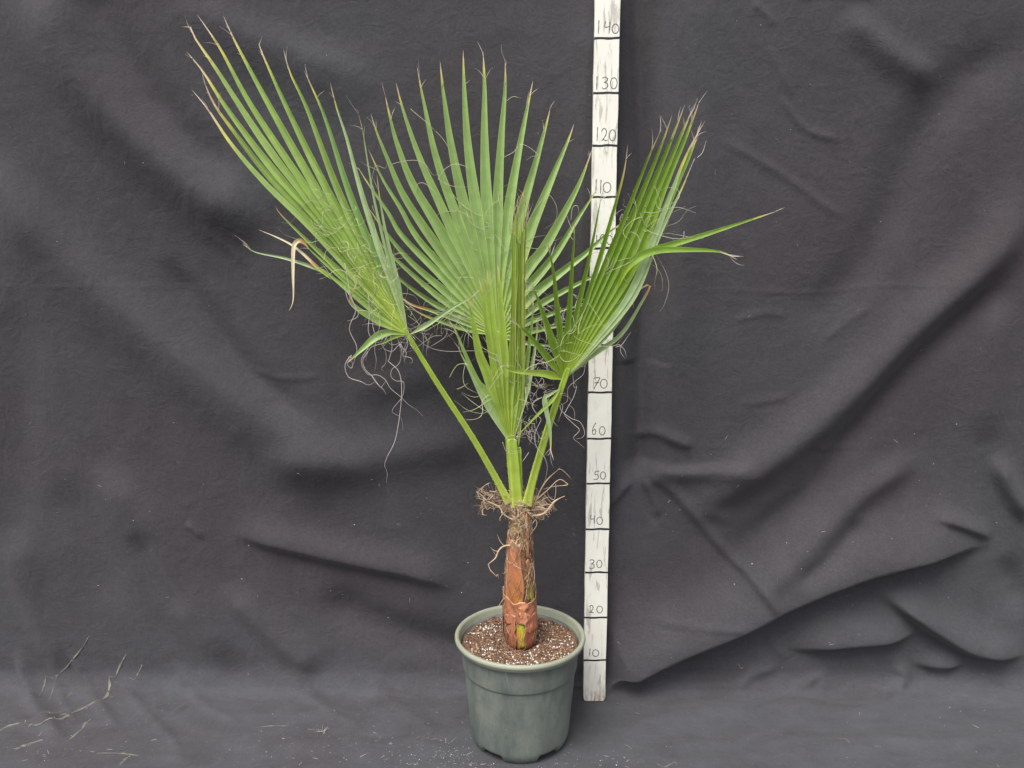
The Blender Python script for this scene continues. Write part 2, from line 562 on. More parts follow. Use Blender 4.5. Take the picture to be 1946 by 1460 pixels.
def cloth_sheet():
    xs = np.concatenate([np.arange(-210, -116, 4.0), np.arange(-116, 116.01, 0.5), np.arange(120, 211, 4.0)])
    ss = np.concatenate([np.arange(-150, -36, 4.0), np.arange(-34, 160, 0.5), np.arange(160, 236, 4.0)])
    X, Sv = np.meshgrid(xs, ss)
    H = cloth_height(X, Sv)
    inner = (np.abs(X) < 118) & (Sv > -36) & (Sv < 162)
    cr = np.zeros_like(X)
    cr[inner] = crumple(X[inner], Sv[inner])
    H = H + cr
    # nothing of the sheet may come through the stick standing before it
    H = np.where(Sv < 0, np.maximum(H, -0.25) * 0.8, H)
    H = H * floor_calm(X, Sv)
    near = np.exp(-((X - 18.4) / 6.0) ** 2)
    H = np.where(Sv > -4, np.minimum(H, 7.0 - 5.8 * np.minimum(1, near * 1.35)), H)
    x, y, z = cloth_point(X, Sv, H)
    V = np.stack([x, y, z], -1).reshape(-1, 3)
    ns, nx = X.shape
    idx = np.arange(ns * nx).reshape(ns, nx)
    F = np.stack([idx[:-1, :-1], idx[:-1, 1:], idx[1:, 1:], idx[1:, :-1]], -1).reshape(-1, 4)
    me = bpy.data.meshes.new('backdrop_cloth')
    me.vertices.add(len(V)); me.vertices.foreach_set('co', (V * S).astype(np.float32).ravel())
    me.loops.add(F.size); me.loops.foreach_set('vertex_index', F.astype(np.int32).ravel())
    me.polygons.add(len(F))
    me.polygons.foreach_set('loop_start', np.arange(0, F.size, 4, dtype=np.int32))
    me.polygons.foreach_set('use_smooth', np.ones(len(F), dtype=bool))
    me.update(calc_edges=True)
    me.validate()
    o = bpy.data.objects.new('backdrop_cloth', me)
    C.objects.link(o)
    me.materials.append(M_CLOTH)
    tag(o, 'creased black cotton sheet hung as backdrop and spread over the floor', 'cloth', kind='structure')
    return o


cloth = cloth_sheet()


def surf(x, s):
    """a point of the displaced sheet"""
    X, Sv = np.array([float(x)]), np.array([float(s)])
    H = cloth_height(X, Sv)
    H = np.where(Sv < 0, np.maximum(H, -0.25) * 0.8, H) * floor_calm(X, Sv)
    a, b, c = cloth_point(X, Sv, H)
    return np.array([a[0], b[0], c[0]])


# ------------------------------------------------------------------ measuring stick
TILT = math.radians(0.8)
STX, STW, STT, STH = 18.35, 4.95, 1.5, 153.0
stick = empty('measuring_stick', (STX, 0, 0.12))
LEAN = 0.0021
stick.rotation_euler = (-TILT, LEAN, 0)
tag(stick, 'tall white painted wooden measuring stick with handwritten numbers, standing behind the pot', 'measuring stick')


def stick_board():
    # outline with rounded, chewed foot corners and slightly uneven sides
    zs = [0.0, 0.15, 0.45, 0.9, 1.6] + list(np.arange(4, STH, 3.0)) + [STH]
    V, F = [], []
    for k, z in enumerate(zs):
        inset = {0: 0.62, 1: 0.3, 2: 0.1, 3: 0.02}.get(k, 0.0)
        hw = STW / 2 - inset
        e1 = 0.035 * math.sin(z * 0.37) + 0.03 * math.sin(z * 1.31)
        e2 = 0.035 * math.sin(z * 0.29 + 2) + 0.03 * math.sin(z * 1.1 + 1)
        b = 0.10
        x0, x1, t = -hw + e1, hw + e2, STT / 2
        zz = z
        V += [(x0, -t + b, zz), (x0 + b * .35, -t + b * .35, zz), (x0 + b, -t, zz), (0.0, -t, zz + (0.0 if k else 0.1)), (x1 - b, -t, zz), (x1 - b * .35, -t + b * .35, zz), (x1, -t + b, zz),
              (x1, t - b, zz), (x1 - b, t, zz), (x0 + b, t, zz), (x0, t - b, zz)]
    n = 11
    F = grid_faces(len(zs), n, True)
    F.append(tuple(range(n))[::-1])
    F.append(tuple(range((len(zs) - 1) * n, len(zs) * n)))
    o = mesh_obj('board', V, F, M_PAINT, stick, smooth=False)
    return o


stick_board()


def stick_local(px, py):
    """photo position -> (x, z) on the stick's front face"""
    z = 70.0
    for _ in range(6):
        p = at(px, py, -STT / 2 + math.tan(TILT) * z)
        z = p[2]
    return p[0] - STX - LEAN * z, (z - 0.12) / math.cos(TILT)


TICKS = {10: 1255, 20: 1174, 30: 1088, 40: 1006, 50: 919, 60: 834, 70: 746, 80: 656, 90: 565, 100: 472, 110: 375, 120: 277, 130: 177, 140: 73}


def tick(py, cx):
    z = stick_local(cx, py)[1]
    V = []
    th = 0.19 + 0.04 * random.random()
    xs = np.linspace(-STW / 2 - 0.03, STW / 2 + 0.03, 9)
    yo = -STT / 2 - 0.012
    for x in xs:
        d = 0.05 * math.sin(x * 1.7 + py) + 0.015 * x
        V += [(x, yo, z + d - th + random.uniform(-.03, .03)), (x, yo, z + d + th + random.uniform(-.03, .03))]
    F = [(2 * i, 2 * i + 2, 2 * i + 3, 2 * i + 1) for i in range(8)]
    # the line runs a little way round both edges
    n = len(V)
    for sx in (0, 8):
        a, b = V[2 * sx], V[2 * sx + 1]
        V += [(a[0], yo + 0.45, a[2]), (b[0], yo + 0.45, b[2])]
    F += [(0, 1, n + 1, n), (16, n + 2, n + 3, 17)]
    mesh_obj('tick_mark', V, F, M_TICK, stick, smooth=False)


for v, py in TICKS.items():
    tick(py, 1130 + (1330 - py) * 0.02)

# handwriting: strokes in a unit box (x right, y up)
circ = [(0.5 + 0.5 * math.sin(a), 0.5 + 0.5 * math.cos(a)) for a in np.linspace(0.3, 0.3 + 2 * math.pi, 17)]
GLYPH = {
    '0': [circ],
    '1': [[(0.5, 1), (0.46, 0.5), (0.42, 0)]],
    '2': [[(0.0, 0.78), (0.2, 0.97), (0.55, 1.0), (0.8, 0.8), (0.7, 0.5), (0.35, 0.18), (0.05, 0.03), (0.3, 0.1), (0.65, 0.02), (1.0, 0.06)]],
    '3': [[(0.05, 0.9), (0.4, 1.0), (0.85, 0.9), (0.8, 0.68), (0.35, 0.55), (0.8, 0.48), (0.95, 0.25), (0.65, 0.03), (0.3, 0.0), (0.0, 0.1)]],
    '4': [[(0.1, 1.0), (0.0, 0.62), (0.2, 0.5), (0.8, 0.6)], [(0.85, 0.95), (0.78, 0.45), (0.72, 0.0)]],
    '5': [[(0.95, 0.97), (0.35, 1.0), (0.25, 0.62), (0.65, 0.6), (0.85, 0.35), (0.6, 0.06), (0.0, 0.02)]],
    '6': [[(0.85, 1.0), (0.4, 0.75), (0.1, 0.35), (0.2, 0.05), (0.6, 0.02), (0.85, 0.25), (0.6, 0.45), (0.2, 0.3)]],
    '7': [[(0.05, 0.9), (0.5, 0.95), (1.0, 0.92), (0.6, 0.5), (0.15, 0.0)], [(0.2, 0.5), (0.9, 0.53)]],
    '8': [[(0.8, 0.85), (0.45, 1.0), (0.15, 0.8), (0.45, 0.55), (0.85, 0.3), (0.5, 0.0), (0.1, 0.25), (0.5, 0.55), (0.85, 0.8)]],
    '9': [[(0.85, 0.8), (0.5, 1.0), (0.1, 0.75), (0.4, 0.5), (0.85, 0.75), (0.8, 0.3), (0.6, 0.0)]],
}
# each figure: (left, right, top, bottom) as measured on the stick
NUMBERS = [
    ('140', [(1135, 1141, 39, 64), (1149, 1161, 41, 64), (1163, 1176, 46, 64)]),
    ('130', [(1131, 1138, 145, 171), (1144, 1156, 147, 169), (1160, 1173, 148, 169)]),
    ('120', [(1132, 1139, 242, 268), (1143, 1155, 245, 268), (1158, 1170, 247, 268)]),
    ('110', [(1130, 1136, 341, 368), (1138, 1146, 342, 368), (1146, 1161, 347, 366)]),
    ('100', [(1131, 1137, 447, 466), (1140, 1150, 446, 464), (1153, 1164, 448, 465)]),
    ('90', [(1130, 1141, 537, 558), (1144, 1156, 540, 557)]),
    ('80', [(1128, 1139, 628, 649), (1142, 1154, 632, 647)]),
    ('70', [(1127, 1140, 717, 739), (1141, 1154, 721, 738)]),
    ('60', [(1125, 1134, 804, 826), (1139, 1150, 811, 827)]),
    ('50', [(1128, 1139, 896, 912), (1141, 1151, 897, 911)]),
    ('40', [(1122, 1132, 979, 995), (1134, 1145, 983, 997)]),
    ('30', [(1120, 1130, 1064, 1081), (1134, 1144, 1065, 1079)]),
    ('20', [(1120, 1129, 1151, 1165), (1134, 1145, 1152, 1165)]),
    ('10', [(1119, 1123, 1233, 1248), (1126, 1138, 1235, 1248)]),
]


def smooth_path(pts, sub=6):
    P = np.array(pts, dtype=float)
    if len(P) < 3: return P
    out = []
    for i in range(len(P) - 1):
        p0, p1, p2, p3 = P[max(i - 1, 0)], P[i], P[i + 1], P[min(i + 2, len(P) - 1)]
        for k in range(sub):
            f = k / sub
            out.append(0.5 * (2 * p1 + (p2 - p0) * f + (2 * p0 - 5 * p1 + 4 * p2 - p3) * f * f + (3 * p1 - p0 - 3 * p2 + p3) * f ** 3))
    out.append(P[-1])
    return np.array(out)


def number_mesh(txt, boxes):
    V, F = [], []
    yo = -STT / 2 - 0.012
    for ch, (x0, x1, y0, y1) in zip(txt, boxes):
        ax, az = stick_local(x0, y1)
        bx, bz = stick_local(x1, y0)
        for st in GLYPH[ch]:
            Q = smooth_path([(ax + u * (bx - ax), az + v * (bz - az)) for u, v in st], 5)
            for k, p in enumerate(Q):
                d = Q[min(k + 1, len(Q) - 1)] - Q[max(k - 1, 0)]
                d = d / (np.linalg.norm(d) + 1e-9)
                n = np.array([-d[1], d[0]]) * (0.085 + 0.02 * math.sin(k * 1.3))
                V += [(p[0] - n[0], yo, p[1] - n[1]), (p[0] + n[0], yo, p[1] + n[1])]
                if k:
                    m = len(V)
                    F.append((m - 4, m - 2, m - 1, m - 3))
    o = mesh_obj('numeral', V, F, M_PEN, stick, smooth=False)
    tag(o, 'handwritten number ' + txt + ' in grey pen on the white paint')


for txt, boxes in NUMBERS:
    number_mesh(txt, boxes)

# ------------------------------------------------------------------ pot
PX, PY, PH, PR = 1.62, -13.0, 22.7, 13.25
pot = empty('plant_pot', (PX, PY, 0.1))
tag(pot, 'dusty grey green plastic nursery pot holding the palm', 'pot')
NA = 160


def lathe(prof, fn=None):
    V = []
    for k, (r, z) in enumerate(prof):
        for j in range(NA):
            a = 2 * math.pi * j / NA
            rr, zz = (r, z) if fn is None else fn(k, r, z, a)
            V.append((rr * math.sin(a), -rr * math.cos(a), zz))
    return V, grid_faces(len(prof), NA, True)


def foot(k, r, z, a):
    # cut-outs in the foot ring: feet at 0, 72, 144 ... degrees
    wob = 0.04 * math.sin(3 * a + 1) * (z / PH)
    if z < 2.2 and k < FOOT_ROWS:
        d = abs(((math.degrees(a) + 36) % 72) - 36)
        e = min(1, max(0, (d - 21.5) / 1.2))
        z = z + e * 1.05 * (1 - z / 2.2)
    return r + wob, z


# outer wall from the foot to below the rim, over the lip, down the inside
out = [(9.1, 0.0), (9.45, 0.35), (9.8, 0.9), (10.05, 1.6), (10.15, 2.2)]
FOOT_ROWS = len(out)
out += [(10.4, 5), (10.65, 8), (10.95, 11.5), (11.2, 14.6), (11.28, 15.5), (11.32, 15.75), (11.56, 15.95), (11.62, 16.2), (11.75, 18), (11.95, 20.2), (12.06, 20.9), (12.25, 21.25)]
inn = [(12.1, 21.3), (11.9, 20.0), (11.4, 16.5), (10.2, 5.0), (9.9, 1.6), (8.0, 1.4), (0.05, 1.4)]
V, F = lathe(out + inn, foot)
# close foot ring underneath
mesh_obj('pot_wall', V, F, M_POT, pot)
V, F = lathe([(9.1, 0.0), (8.5, 0.02), (8.3, 1.3), (0.05, 1.3)], lambda k, r, z, a: foot(k, r, z, a) if k < 2 else (r, z))
mesh_obj('pot_base', V, F, M_POT, pot)
rim = [(12.15, 21.15), (12.6, 21.12), (12.92, 21.3), (13.0, 21.6), (13.06, 21.72), (13.2, 21.85), (13.27, 22.15), (13.22, 22.5), (13.0, 22.68), (12.7, 22.72), (12.45, 22.6), (12.3, 22.3), (12.2, 21.6), (12.02, 21.1)]
V, F = lathe(rim, lambda k, r, z, a: (r + 0.05 * math.sin(2 * a + 0.6), z + 0.06 * math.sin(2 * a + 2)))
mesh_obj('rim', V, F, M_RIM, pot)

# ------------------------------------------------------------------ soil with perlite
SOIL_Z = 20.5
soil_o = (PX, PY, 0.0)


def soil_h(x, y):
    r = math.hypot(x, y)
    v = Vector((x * 0.28, y * 0.28, 1.0))
    h = 0.62 * mnoise.noise(v) + 0.36 * mnoise.noise(v * 3.1) + 0.16 * mnoise.noise(v * 8)
    return SOIL_Z + h + 0.25 * math.exp(-((r - 10) / 4) ** 2) - 0.2 * math.exp(-(r / 4) ** 2)


V, F, cols = [], [], []
nr, na = 56, 150
for i in range(nr):
    r = 11.72 * (i / (nr - 1)) ** 0.8
    for j in range(na):
        a = 2 * math.pi * j / na
        x, y = r * math.sin(a), r * math.cos(a)
        V.append((PX + x, PY + y, soil_h(x, y)))
        k = 0.5 + 0.5 * mnoise.noise(Vector((x * 1.3, y * 1.3, 5)))
        cols.append((0.075 + 0.12 * k, 0.045 + 0.07 * k, 0.030 + 0.045 * k))
F = grid_faces(nr, na, True)
# side skirt down inside the pot so the soil is a body, not a sheet
base = len(V)
for rr, zz in ((11.2, 18.0), (10.2, 8.0), (9.3, 1.9), (0.05, 1.9)):
    for j in range(na):
        a = 2 * math.pi * j / na
        V.append((PX + rr * math.sin(a), PY + rr * math.cos(a), zz)); cols.append((0.09, 0.05, 0.03))
for q in range(4):
    s0 = (nr - 1) * na if q == 0 else base + (q - 1) * na
    s1 = base + q * na
    for j in range(na):
        F.append((s0 + j, s0 + (j + 1) % na, s1 + (j + 1) % na, s1 + j))
soil = mesh_obj('potting_soil', V, F, M_SOIL, None, soil_o, cols)
tag(soil, 'brown potting soil speckled with white perlite filling the green pot', 'soil')

ICO_V = []
ICO_F = []


def ico():
    t = (1 + 5 ** 0.5) / 2
    v = [(-1, t, 0), (1, t, 0), (-1, -t, 0), (1, -t, 0), (0, -1, t), (0, 1, t), (0, -1, -t), (0, 1, -t), (t, 0, -1), (t, 0, 1), (-t, 0, -1), (-t, 0, 1)]
    f = [(0, 11, 5), (0, 5, 1), (0, 1, 7), (0, 7, 10), (0, 10, 11), (1, 5, 9), (5, 11, 4), (11, 10, 2), (10, 7, 6), (7, 1, 8), (3, 9, 4), (3, 4, 2), (3, 2, 6), (3, 6, 8), (3, 8, 9), (4, 9, 5), (2, 4, 11), (6, 2, 10), (8, 6, 7), (9, 8, 1)]
    return np.array(v) / math.sqrt(1 + t * t), f


ICO_V, ICO_F = ico()


def rand_rot():
    q = rng.normal(size=4); q /= np.linalg.norm(q)
    w, x, y, z = q
    return np.array([[1 - 2 * (y * y + z * z), 2 * (x * y - z * w), 2 * (x * z + y * w)], [2 * (x * y + z * w), 1 - 2 * (x * x + z * z), 2 * (y * z - x * w)], [2 * (x * z - y * w), 2 * (y * z + x * w), 1 - 2 * (x * x + y * y)]])


class Bag:
    """collects many tiny pieces into one mesh"""
    def __init__(s): s.V, s.F, s.C, s.n = [], [], [], 0

    def add(s, v, f, c):
        s.V.append(np.asarray(v, dtype=float))
        s.F += [tuple(i + s.n for i in q) for q in f]
        c = np.asarray(c, dtype=float)
        s.C.append(np.tile(c, (len(v), 1)) if c.ndim == 1 else c)
        s.n += len(v)

    def lump(s, p, size, c, flat=(1, 1, 1)):
        v = ICO_V * (0.75 + 0.5 * rng.random((12, 1))) * np.array(flat)
        s.add(v @ rand_rot().T * size + np.array(p), ICO_F, c)

    def tube(s, pts, r, cols, sides=4, taper=True):
        P = np.asarray(pts, dtype=float)
        n = len(P)
        if n < 2: return
        T = np.gradient(P, axis=0)
        T /= np.linalg.norm(T, axis=1)[:, None] + 1e-9
        ref = np.array([0.3, 0.9, 0.2])
        A = np.cross(T, ref); A /= np.linalg.norm(A, axis=1)[:, None] + 1e-9
        B = np.cross(T, A)
        rr = np.full(n, r) if np.isscalar(r) else np.asarray(r)
        if taper: rr = rr * np.clip((n - 1 - np.arange(n)) / (0.35 * n), 0.35, 1)
        ang = np.arange(sides) * 2 * math.pi / sides
        ring = A[:, None, :] * np.cos(ang)[None, :, None] + B[:, None, :] * np.sin(ang)[None, :, None]
        v = (P[:, None, :] + ring * rr[:, None, None]).reshape(-1, 3)
        f = grid_faces(n, sides, True)
        f.append(tuple(range(sides))[::-1]); f.append(tuple(range((n - 1) * sides, n * sides)))
        c = np.asarray(cols, dtype=float)
        if c.ndim == 2: c = np.repeat(c, sides, axis=0)
        s.add(v, f, c)

    def build(s, name, mat, parent=None, origin=(0, 0, 0), smooth=False):
        return mesh_obj(name, np.concatenate(s.V), s.F, mat, parent, origin, np.concatenate(s.C), smooth=smooth)


bag = Bag()
for _ in range(3600):
    r, a = 11.4 * math.sqrt(rng.random()), rng.random() * 2 * math.pi
    x, y = r * math.sin(a), r * math.cos(a)
    k = rng.random()
    c = np.array([0.10, 0.058, 0.038]) * (0.45 + 2.1 * k) if rng.random() < .7 else np.array([0.40, 0.26, 0.165]) * (0.6 + 0.7 * k)
    c = c * (0.55 + 0.75 * (0.5 + 0.9 * mnoise.noise(Vector((x * 0.33, y * 0.33, 8)))))
    bag.lump((PX + x, PY + y, soil_h(x, y) + 0.05), rng.uniform(0.07, 0.16) * rng.choice([1, 1, 1.5, 2.0]), c, (1, 0.7, 0.55))
for _ in range(900):      # fibrous bits of peat and bark
    r, a = 11.2 * math.sqrt(rng.random()), rng.random() * 2 * math.pi
    x, y = r * math.sin(a), r * math.cos(a)
    p = np.array([PX + x, PY + y, soil_h(x, y) + 0.12])
    d = rng.normal(size=3) * np.array([1, 1, 0.35]); d /= np.linalg.norm(d)
    L = rng.uniform(0.4, 1.5)
    q = p + d * L + np.array([0, 0, 0.05]); m = (p + q) / 2 + rng.normal(size=3) * 0.12
    k = rng.uniform(0.5, 1.5)
    bag.tube(smooth_path([p, m, q], 3), rng.uniform(0.025, 0.06), np.array([0.29, 0.17, 0.10]) * k, 3)
o = bag.build('soil_crumbs', M_CRUMB, soil, soil_o); tag(o, kind='stuff')
bag = Bag()
for _ in range(360):
    if rng.random() < 0.55:
        r, a = 11.2 * math.sqrt(rng.uniform(0.1, 1)), rng.random() * 2 * math.pi
    else:      # washed towards the front and two clusters
        c0 = random.choice([(-6.0, 5.5), (9.0, -0.5), (-1, -9), (3, -9.3), (-7, -4), (7, -6)])
        x, y = c0[0] + rng.normal() * 1.7, c0[1] + rng.normal() * 1.3
        r, a = math.hypot(x, y), math.atan2(x, y)
        if r > 11.2: continue
    x, y = r * math.sin(a), r * math.cos(a)
    if math.hypot(x, y) < 3.4: continue
    k = rng.uniform(0.75, 1.05)
    bag.lump((PX + x, PY + y, soil_h(x, y) + 0.17), rng.choice([0.09, 0.13, 0.17, 0.22, 0.28], p=[.3, .3, .22, .13, .05]), np.array([0.80, 0.78, 0.72]) * k, (1, 0.85, 0.7))
o = bag.build('perlite', M_PERL, soil, soil_o, True); tag(o, kind='stuff')


def bark(px, py, L, w, ang, col):
    p = at(px, py, PY)
    dx, dy, dz = ray(px, py)
    k = (SOIL_Z + 0.3 - CAMZ) / dz
    c = np.array([dx * k, -CAMD + dy * k, SOIL_Z + 0.45])
    d, n = np.array([math.cos(ang), math.sin(ang), 0.1]), np.array([-math.sin(ang), math.cos(ang), 0])
    V = []
    for t in np.linspace(-1, 1, 6):
        ww = w * (1 - 0.45 * abs(t)) * (0.85 + 0.3 * random.random())
        for s_, h in ((-1, -0.1), (-0.9, 0.12), (0.9, 0.16), (1, -0.1)):
            V.append(c + d * L * t + n * ww * s_ + np.array([0, 0, h + random.uniform(-.04, .04)]))
    F = grid_faces(6, 4, True) + [(0, 1, 2, 3), (23, 22, 21, 20)]
    mesh_obj('bark_chip', V, F, M_DRY, soil, soil_o, np.tile(np.array(col), (len(V), 1)), smooth=False)


bark(1040, 1181, 1.5, 0.35, -0.25, (0.22, 0.12, 0.075))
bark(1033, 1189, 1.1, 0.22, -0.9, (0.36, 0.22, 0.16))
bark(1022, 1178, 1.0, 0.3, 0.2, (0.16, 0.085, 0.055))
bark(905, 1206, 0.9, 0.2, 0.0, (0.62, 0.56, 0.48))
bark(1052, 1198, 0.8, 0.3, 0.6, (0.18, 0.10, 0.06))

# ------------------------------------------------------------------ palm
PALM_O = np.array([PX, PY, SOIL_Z - 0.5])
palm = empty('fan_palm', PALM_O)
tag(palm, 'young fan palm with fringed green fronds and reddish brown trunk growing in the pot', 'palm')


def zpy(py): return at(988, py, PY - 2.5)[2]


ZR = np.array([[zpy(1236), 2.3], [zpy(1226), 2.85], [zpy(1210), 3.1], [zpy(1190), 3.15], [zpy(1150), 2.95], [zpy(1100), 2.72], [zpy(1050), 2.4], [zpy(1010), 2.1], [zpy(985), 2.1], [zpy(960), 1.9], [zpy(945), 1.2]])


def tr_r(z): return np.interp(z, ZR[:, 0], ZR[:, 1])


def tr_c(z): return PX + 0.05 + np.interp(z, [20, 28, 36, 44, 48], [0.1, -0.1, -0.15, -0.05, 0.1]), PY


def trunk_pt(z, th, off=0.0):
    cx, cy = tr_c(z)
    r = tr_r(z) + off
    return np.array([cx + r * math.sin(th), cy - r * math.cos(th), z])


# core: fibrous, tan above, brown weave below
V, cols = [], []
zs = np.linspace(zpy(1234), zpy(945), 90)
na = 56
for z in zs:
    for j in range(na):
        th = 2 * math.pi * j / na
        w = mnoise.noise(Vector((th * 3 + z * 0.9, z * 1.2, 2))) * 0.16 + mnoise.noise(Vector((th * 3 - z * 0.9, z * 1.2, 7))) * 0.16
        V.append(trunk_pt(z, th, -0.18 + w))
        k = 0.5 + 0.5 * mnoise.noise(Vector((math.sin(th) * 2.5, math.cos(th) * 2.5, z * 0.7)))
        hi = np.clip((z - zpy(1050)) / 4, 0, 1)
        lo = np.array([0.20, 0.095, 0.045]) * (0.45 + 1.1 * k)
        up = np.array([0.38, 0.26, 0.10]) * (0.5 + 0.9 * k)
        cols.append(lo * (1 - hi) + up * hi)
trunk = mesh_obj('trunk', V, grid_faces(len(zs), na, True) + [tuple(range((len(zs) - 1) * na, len(zs) * na))], M_TRUNK, palm, PALM_O, cols)


def sheath(th0, th1, p0, p1, off, col, edge=(0.50, 0.29, 0.18), flare=0.25, ragged=0.5, seed=0, low=None, thick=0.05, slant=0.0, curl_l=0.0, curl_r=0.0):
    """dead leaf base wrapped round the trunk: angles (0 = front), bottom/top heights"""
    z0, z1 = zpy(p0), zpy(p1)
    nu, nv = 18, 26
    V, cols = [], []
    for i in range(nu):
        t = i / (nu - 1)
        for j in range(nv):
            s = j / (nv - 1)
            th = th0 + (th1 - th0) * s
            th += 0.22 * mnoise.noise(Vector((t * 5, seed * 1.7, 0 if s < .5 else 4))) * (2 * abs(s - .5)) ** 2
            top = z1 + ragged * (mnoise.noise(Vector((s * 3.2, seed * 3.1, 1))) * 1.6 + 0.6 * mnoise.noise(Vector((s * 9, seed, 4)))) + slant * (s - 0.5)
            zb = z0 + (0.9 * mnoise.noise(Vector((s * 3.4, seed + 20.0, 2))) + 0.4 * mnoise.noise(Vector((s * 9, seed + 9.0, 2))) if p0 < 1225 else 0)
            z = zb + (top - zb) * t
            e = min(s, 1 - s)
            o = off + 0.16 * mnoise.noise(Vector((s * 4, t * 3, seed))) + 0.10 * mnoise.noise(Vector((s * 13, t * 2.2, seed + 5))) + flare * max(0, t - 0.8) ** 2 * 20 * 0.25
            o += curl_l * max(0, 0.18 - s) * 5 + curl_r * max(0, s - 0.82) * 5
            V.append(trunk_pt(z, th, o))
            k = 0.75 + 0.5 * (0.5 + 0.5 * mnoise.noise(Vector((s * 6, t * 2.5, seed + 3))))
            c = np.array(col) * k * np.array([1.04, 0.92, 0.80])
            if low is not None:
                g = max(0, 1 - t * 1.6) * np.clip((s - 0.35) * 2, 0, 1)
                c = c * (1 - g) + np.array(low) * g
            w = max(0, 1 - e / 0.05) * 0.8 if e < 0.05 else 0
            w = max(w, np.clip((t - 0.93) / 0.07, 0, 1))
            cols.append(c * (1 - w) + np.array(edge) * w)
    o = mesh_obj('leaf_sheath', V, grid_faces(nu, nv), M_SHEATH, trunk, PALM_O, cols)
    md = o.modifiers.new('thickness', 'SOLIDIFY')
    md.thickness = thick * S
    md.offset = 0
    return o


d2r = math.radians
sheath(d2r(-112), d2r(-16), 1236, 1172, 0.16, (0.326, 0.136, 0.085), seed=1, ragged=0.45, slant=1.4, curl_r=0.5)
sheath(d2r(13), d2r(120), 1236, 1166, 0.18, (0.303, 0.116, 0.082), seed=2, ragged=0.5, slant=-0.8, curl_l=0.45)
sheath(d2r(-14), d2r(14), 1232, 1174, -0.02, (0.415, 0.512, 0.043), edge=(0.5, 0.22, 0.04), seed=3, ragged=0.3, flare=0)
sheath(d2r(-20), d2r(-3), 1236, 1180, 0.05, (0.583, 0.306, 0.102), edge=(0.55, 0.22, 0.05), seed=8, ragged=0.3, flare=0)
sheath(d2r(-100), d2r(22), 1184, 1140, 0.24, (0.382, 0.164, 0.102), edge=(0.62, 0.36, 0.2), seed=4, ragged=0.6, flare=0.35, slant=-1.5, curl_r=0.45)
sheath(d2r(2), d2r(108), 1180, 1142, 0.34, (0.348, 0.143, 0.093), edge=(0.62, 0.36, 0.2), seed=15, ragged=0.6, flare=0.4, slant=1.3)
sheath(d2r(20), d2r(70), 1200, 1168, 0.42, (0.371, 0.152, 0.106), edge=(0.55, 0.25, 0.17), seed=16, ragged=0.7, flare=0.5, slant=-1.0)
sheath(d2r(-125), d2r(10), 1150, 1032, 0.10, (0.371, 0.162, 0.093), low=(0.52, 0.20, 0.045), seed=5, ragged=0.35, slant=-1.2, flare=0.15)
sheath(d2r(28), d2r(75), 1142, 1070, 0.06, (0.337, 0.197, 0.102), seed=6, ragged=0.7)
sheath(d2r(-110), d2r(-30), 1045, 1024, 0.2, (0.404, 0.193, 0.120), seed=7, ragged=0.25, flare=0.35, slant=-1.3)
sheath(d2r(-128), d2r(-84), 1236, 1128, 0.42, (0.179, 0.108, 0.074), edge=(0.5, 0.36, 0.28), seed=9, ragged=0.7, flare=0.5)
sheath(d2r(78), d2r(125), 1230, 1132, 0.3, (0.202, 0.123, 0.082), edge=(0.5, 0.36, 0.28), seed=10, ragged=0.8, flare=0.6)
sheath(d2r(28), d2r(48), 1062, 968, 0.16, (0.427, 0.208, 0.128), seed=11, ragged=0.5, flare=0.8)
sheath(d2r(52), d2r(95), 1052, 985, 0.12, (0.179, 0.087, 0.058), seed=12, ragged=0.5)
sheath(d2r(44), d2r(62), 1150, 1118, 0.14, (0.268, 0.439, 0.024), edge=(0.35, 0.4, 0.05), seed=13, ragged=0.5, flare=0)
sheath(d2r(130), d2r(230), 1236, 1040, 0.15, (0.337, 0.151, 0.091), seed=14, ragged=0.6)

# fibre web round trunk and crown
TAN = np.array([0.54, 0.39, 0.26])
GREY = np.array([0.46, 0.41, 0.38])
fb = Bag()


def wander(p, d, L, step=0.35, curl=0.5, grav=0.0, stiff=0.85):
    p = np.array(p, float); d = np.array(d, float); d /= np.linalg.norm(d)
    om = rng.normal(size=3) * curl
    out = [p.copy()]
    for _ in range(max(2, int(L / step))):
        om = om * stiff + rng.normal(size=3) * curl * (1 - stiff) * 2.2
        d = d + np.cross(om, d) * step + np.array([0, 0, -grav]) * step
        d /= np.linalg.norm(d)
        p = p + d * step
        out.append(p.copy())
    return np.array(out)


for k in range(150):         # strands laid over the trunk
    th = rng.uniform(-2.2, 2.2)
    z = rng.uniform(zpy(1225), zpy(975))
    L = int(rng.integers(8, 26))
    dz, dth = rng.choice([-1, 1]) * rng.uniform(0.12, 0.38), rng.normal() * 0.05
    P = []
    for q in range(L):
        z2 = z + dz * q
        if not (zpy(1232) < z2 < zpy(955)): break
        th += dth + rng.normal() * 0.03
        P.append(trunk_pt(z2, th, 0.30 + 0.1 * math.sin(q * 0.8 + k)))
    if len(P) > 3:
        fb.tube(P, rng.uniform(0.03, 0.06), (TAN if rng.random() < .6 else np.array([0.25, 0.14, 0.08])) * rng.uniform(0.5, 1.1), 3)
for k in range(90):         # net over the upper, yellowish part
    z = rng.uniform(zpy(1045), zpy(955))
    th0 = rng.uniform(-2.0, 2.0)
    P = [trunk_pt(z + 0.12 * q * rng.choice([1, 1, -1]) + 0.1 * math.sin(q), th0 + 0.09 * q, 0.16 + 0.12 * rng.random()) for q in range(int(rng.integers(7, 18)))]
    fb.tube(smooth_path(P, 2), rng.uniform(0.035, 0.08), (TAN if rng.random() < .65 else np.array([0.2, 0.13, 0.06])) * rng.uniform(0.6, 1.15), 3)
crown = np.array([PX + 0.05, PY, zpy(958)])
